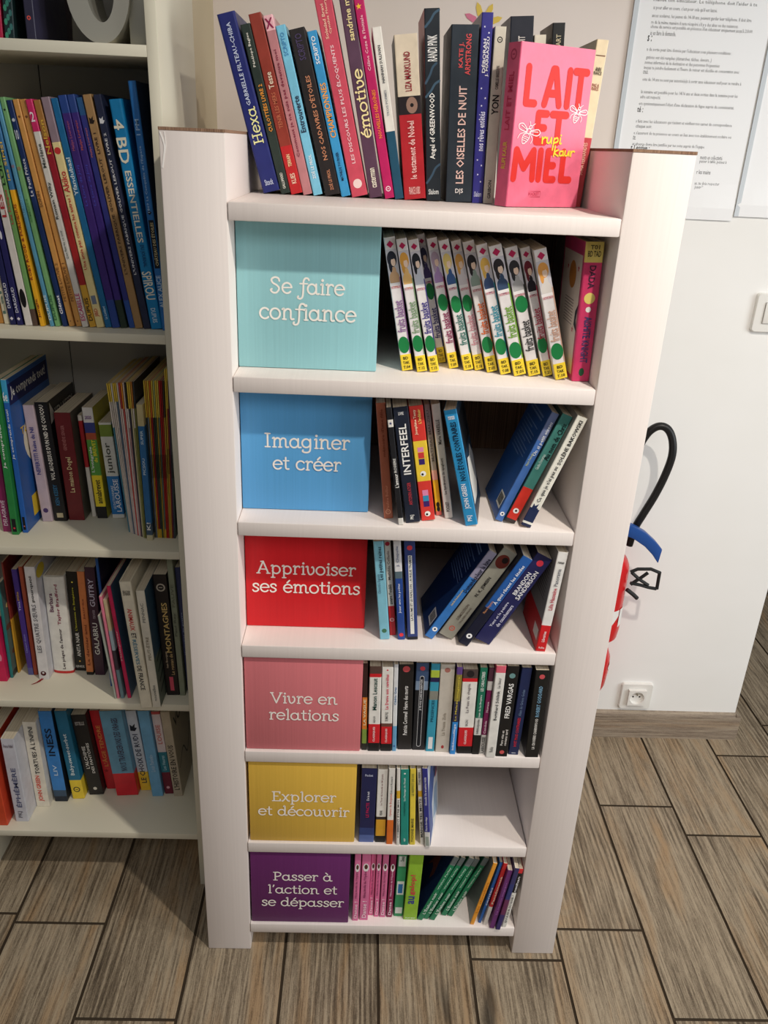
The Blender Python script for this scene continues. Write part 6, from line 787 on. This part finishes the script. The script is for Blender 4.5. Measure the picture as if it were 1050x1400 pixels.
RL = [('ments en collectivité.', 0.6424, 0.6924, 1.5689, 0.0085), ('passer à table, penses à', 0.6426, 0.7024, 1.5601, 0.0085), ('r les mains', 0.6402, 0.6711, 1.5391, 0.0085), ('as, tu dois respecter', 0.6401, 0.6956, 1.5151, 0.0085), ("jusqu'à 20h.", 0.6416, 0.6759, 1.5076, 0.0085), ('domestiques: précises à', 0.6407, 0.703, 1.4954, 0.0085)]
sheet('notice_sheet', 'white sheet of house rules in small print, taped to the wall behind the right upright', 0.449, 0.738, 1.445, 2.05, [(LN[i], a, b, z, hh) for i, a, b, z, hh in SL] + RL, [('s :', 0.4871, 0.4962, 1.7882, 0.011), ('té :', 0.488, 0.5006, 1.6555, 0.011), ('t Lessive :', 0.4861, 0.5277, 1.5808, 0.011)])
sheet('notice_sheet', 'blank-looking white sheet at the right edge, overlapping the printed house rules', 0.742, 1.03, 1.455, 2.05, [], [])

t = thing('wall_sticker', 'yellow and pink paper flower on the wall, peeking out above the indigo novel', 'sticker', (0.1425, YW, 1.803))
f = Face((0, -0.0008, 0), (1, 0, 0), (0, 0, 1))
for i in range(8):
    a = 2 * PI * i / 8 + .35; c_, s_ = math.cos(a), math.sin(a); mb = MB()
    mb.add(f.poly([(c_ * x_ - s_ * y_, s_ * x_ + c_ * y_) for x_, y_ in ((.008, 0), (.02, .006), (.034, .005), (.042, 0), (.034, -.005), (.02, -.006))], .0003 + i * .00002), [tuple(range(6))])
    mb.build('petal', ink((236, 206, 96) if i % 4 != 3 else (226, 130, 160)), t)
mb = MB(); mb.add(f.poly(ring2(0, 0, .01, .01), .0007), [tuple(range(20))]); mb.build('flower_centre', ink((226, 130, 160)), t)

# ------------------------------------------------------------------ socket and light switch
PL = mat((236, 235, 230), 0.3, 0.45)
def plate(name, label, cat, x, z, w, h, kind):
    t = thing(name, label, cat, (x, YW, z))
    mb = MB(); n = 6; pts = []
    for (sx, sz, a0) in ((1, 1, 0), (-1, 1, 90), (-1, -1, 180), (1, -1, 270)):
        for i in range(n): a = R(a0 + 90 * i / (n - 1)); r = 0.008; pts.append((sx * (w / 2 - r) + r * math.cos(a), sz * (h / 2 - r) + r * math.sin(a)))
    m = len(pts); vs = [(a, 0, b) for a, b in pts] + [(a, -0.008, b) for a, b in pts] + [(a * .965, -0.0105, b * .965) for a, b in pts]
    fs = [(i, (i + 1) % m, m + (i + 1) % m, m + i) for i in range(m)] + [(m + i, m + (i + 1) % m, 2 * m + (i + 1) % m, 2 * m + i) for i in range(m)] + [tuple(range(2 * m, 3 * m))]
    mb.add(vs, [f[::-1] for f in fs]); mb.build('frame', PL, t, False)
    if kind == 'socket':
        mb = MB(); r0 = 0.0205; sq = 0.0255; N = 32; circ = [(r0 * math.cos(2 * PI * i / N), r0 * math.sin(2 * PI * i / N)) for i in range(N)]
        edge = []
        for a, b in circ: s = sq / max(abs(a), abs(b)); edge.append((a * s, b * s))
        vs = [(a, -0.0195, b) for a, b in edge] + [(a, -0.0195, b) for a, b in circ] + [(a * .9, -0.011, b * .9) for a, b in circ] + [(a, -0.0100, b) for a, b in edge]
        fs = []
        for i in range(N):
            j = (i + 1) % N; fs += [(i, j, N + j, N + i), (N + i, N + j, 2 * N + j, 2 * N + i), (j, i, 3 * N + i, 3 * N + j)]
        fs.append(tuple(range(2 * N, 3 * N)))
        mb.add(vs, fs); mb.build('socket_well', PL, t)
        mb = MB()
        mb.tube([(0, -0.0105, 0.010), (0, -0.018, 0.010)], 0.0025); mb.build('earth_pin', mat((170, 165, 150), 0.3, 0.5, 0.8), t)
        for sx in (-1, 1):
            mb = MB(); mb.tube([(sx * 0.0095, -0.0113, 0.0), (sx * 0.0095, -0.0105, 0.0)], 0.0028); mb.build('contact_hole', mat((40, 38, 36), 0.6), t)
    else:
        mb = MB(); mb.box((-0.0245, -0.0122, -0.0245), (0.0245, -0.0095, 0.0245)); mb.build('surround', mat((150, 148, 144), 0.5), t)
        mb = MB(); mb.box((-0.0238, -0.0145, -0.0238), (0.0238, -0.0115, 0.0238)); mb.build('rocker', PL, t, True, 0.001)
plate('wall_socket', 'white round-holed power socket low on the wall above the skirting', 'socket', 0.7395, 0.144, 0.091, 0.086, 'socket')
plate('light_switch', 'white light switch cut by the right edge, below the printed sheets', 'switch', 0.8815, 1.245, 0.091, 0.090, 'switch')

# ------------------------------------------------------------------ fire extinguisher half hidden by the right upright
REDP = mat((206, 30, 34), 0.25, 0.5); BLK = mat((26, 26, 27), 0.4, 0.4); BLU = mat((34, 78, 150), 0.35, 0.4)
t = thing('fire_extinguisher', 'red fire extinguisher with black hose and blue lever on the wall behind the right upright', 'fire extinguisher', (0.555, 0.655, 0.0))
mb = MB(); r = 0.066
prof = [(0.0, .385), (0.040, .388), (0.056, .396), (0.062, .41), (0.0635, .43)] + [(r, .47), (r, .60)] + [(r * math.cos(R(a)), .60 + .058 * math.sin(R(a))) for a in (15, 30, 45, 60, 75)] + [(0.016, .66), (0.016, .672), (0, .672)]
mb.lathe(prof, n=40); mb.build('cylinder', REDP, t, True)
mb = MB(); mb.lathe([(0.0642, .405), (0.0672, .43), (0.0672, .455), (0.0655, .46)], n=40); lb = mb.build('label_band', mat((206, 30, 34), 0.3), t, True)
mb = MB()
for a0, a1, za, zb in ((-70, -48, .452, .500), (-44, -22, .446, .500)):
    n = 8; vs = []
    for i in range(n + 1):
        a = R(a0 + (a1 - a0) * i / n); vs += [(0.0674 * math.cos(a), 0.0674 * math.sin(a), za + (.03 * i / n if a0 < -60 else 0)), (0.0674 * math.cos(a), 0.0674 * math.sin(a), zb)]
    mb.add(vs, [(2 * i, 2 * i + 2, 2 * i + 3, 2 * i + 1) for i in range(n)])
mb.build('warning_label', mat((238, 236, 232), 0.4), t)
mb = MB(); mb.lathe([(0.0, .205), (0.030, .207), (0.046, .220), (0.056, .25), (0.060, .30), (0.058, .335), (0.048, .362), (0.034, .376), (0.034, .386), (0, .386)], n=36); mb.build('foot', REDP, t, True)
mb = MB(); n = 8; vs = []
for i in range(n + 1):
    a = R(-38 + 26 * i / n); s = math.sin(PI * i / n) * .013 + .001; vs += [(0.0605 * math.cos(a), 0.0605 * math.sin(a), .312 - s), (0.0605 * math.cos(a), 0.0605 * math.sin(a), .312 + s)]
mb.add(vs, [(2 * i, 2 * i + 2, 2 * i + 3, 2 * i + 1) for i in range(n)]); mb.build('round_sticker', mat((236, 226, 220), 0.4), t)
def cat_pts(P_, n=8):
    P_ = [Vector(p) for p in P_]; Q = []
    for i in range(len(P_) - 1):
        p0, p1, p2, p3 = P_[max(i - 1, 0)], P_[i], P_[i + 1], P_[min(i + 2, len(P_) - 1)]
        for k_ in range(n):
            u = k_ / n; Q.append(0.5 * ((2 * p1) + (p2 - p0) * u + (2 * p0 - 5 * p1 + 4 * p2 - p3) * u * u + (3 * p1 - p0 - 3 * p2 + p3) * u ** 3))
    Q.append(P_[-1]); return Q
OX, OY = 0.555, 0.655
mb = MB(); mb.tube(cat_pts([(0.0396, 0.005, 0.8697), (0.0414, 0.005, 0.923), (0.0545, 0.0, 0.9626), (0.0744, -0.005, 0.9815), (0.0946, -0.01, 0.9784), (0.1096, -0.015, 0.9549), (0.1152, -0.02, 0.916), (0.1082, -0.02, 0.8666), (0.0928, -0.02, 0.812), (0.0726, -0.02, 0.76), (0.0593, -0.015, 0.7171), (0.0541, -0.01, 0.6674)]), 0.0095, 14); mb.build('hose', BLK, t, True)
A, B = [(0.01, -0.055, 0.746), (0.0398, -0.055, 0.7411), (0.0756, -0.055, 0.7225), (0.1056, -0.055, 0.6975), (0.1239, -0.055, 0.6778)], [(0.0147, -0.055, 0.7163), (0.0457, -0.055, 0.7054), (0.0786, -0.055, 0.6844), (0.103, -0.055, 0.6608), (0.1199, -0.055, 0.6388)]
mb = MB(); vs = []
for a, b in zip(A, B):
    vs += [a, b, (a[0], a[1] + 0.022, a[2]), (b[0], b[1] + 0.022, b[2])]
n = len(A); fs = [(0, 1, 3, 2), (4 * n - 4, 4 * n - 2, 4 * n - 1, 4 * n - 3)]
for i in range(n - 1):
    k4 = 4 * i; fs += [(k4, k4 + 4, k4 + 5, k4 + 1), (k4 + 2, k4 + 3, k4 + 7, k4 + 6), (k4, k4 + 2, k4 + 6, k4 + 4), (k4 + 1, k4 + 5, k4 + 7, k4 + 3)]
mb.add(vs, fs); mb.build('lever', BLU, t, True, 0.003)
for pts in [[(0.0612, -0.035, 0.6032), (0.0785, -0.035, 0.6122), (0.1121, -0.035, 0.6134), (0.1364, -0.035, 0.6037)], [(0.136, -0.035, 0.6058), (0.1372, -0.035, 0.5569)], [(0.0664, -0.035, 0.5716), (0.0939, -0.035, 0.5662), (0.1138, -0.035, 0.5604), (0.1353, -0.035, 0.5569)], [(0.0653, -0.035, 0.6013), (0.0872, -0.035, 0.583), (0.1127, -0.035, 0.5668)], [(0.1064, -0.035, 0.6027), (0.0902, -0.035, 0.5873), (0.0671, -0.035, 0.5674)]]:
    mb = MB(); mb.tube([Vector(p) for p in pts], 0.0045, 8); mb.build('strap_frame', BLK, t, True)
mb = MB(); mb.tube([(0.0583, -0.04, 0.5549), (0.0777, -0.04, 0.5405), (0.089, -0.04, 0.5301)], 0.0055, 8); mb.build('nozzle', BLK, t, True)

hd = thing
mb = MB(); mb.lathe([(0.020, .668), (0.022, .70), (0.018, .73), (0.0, .732)], n=20); mb.build('valve_head', BLK, t, True)
mb = MB(); mb.box((-0.03, 0.05, .50), (0.03, YW - OY, .58)); mb.build('wall_bracket', BLK, t)
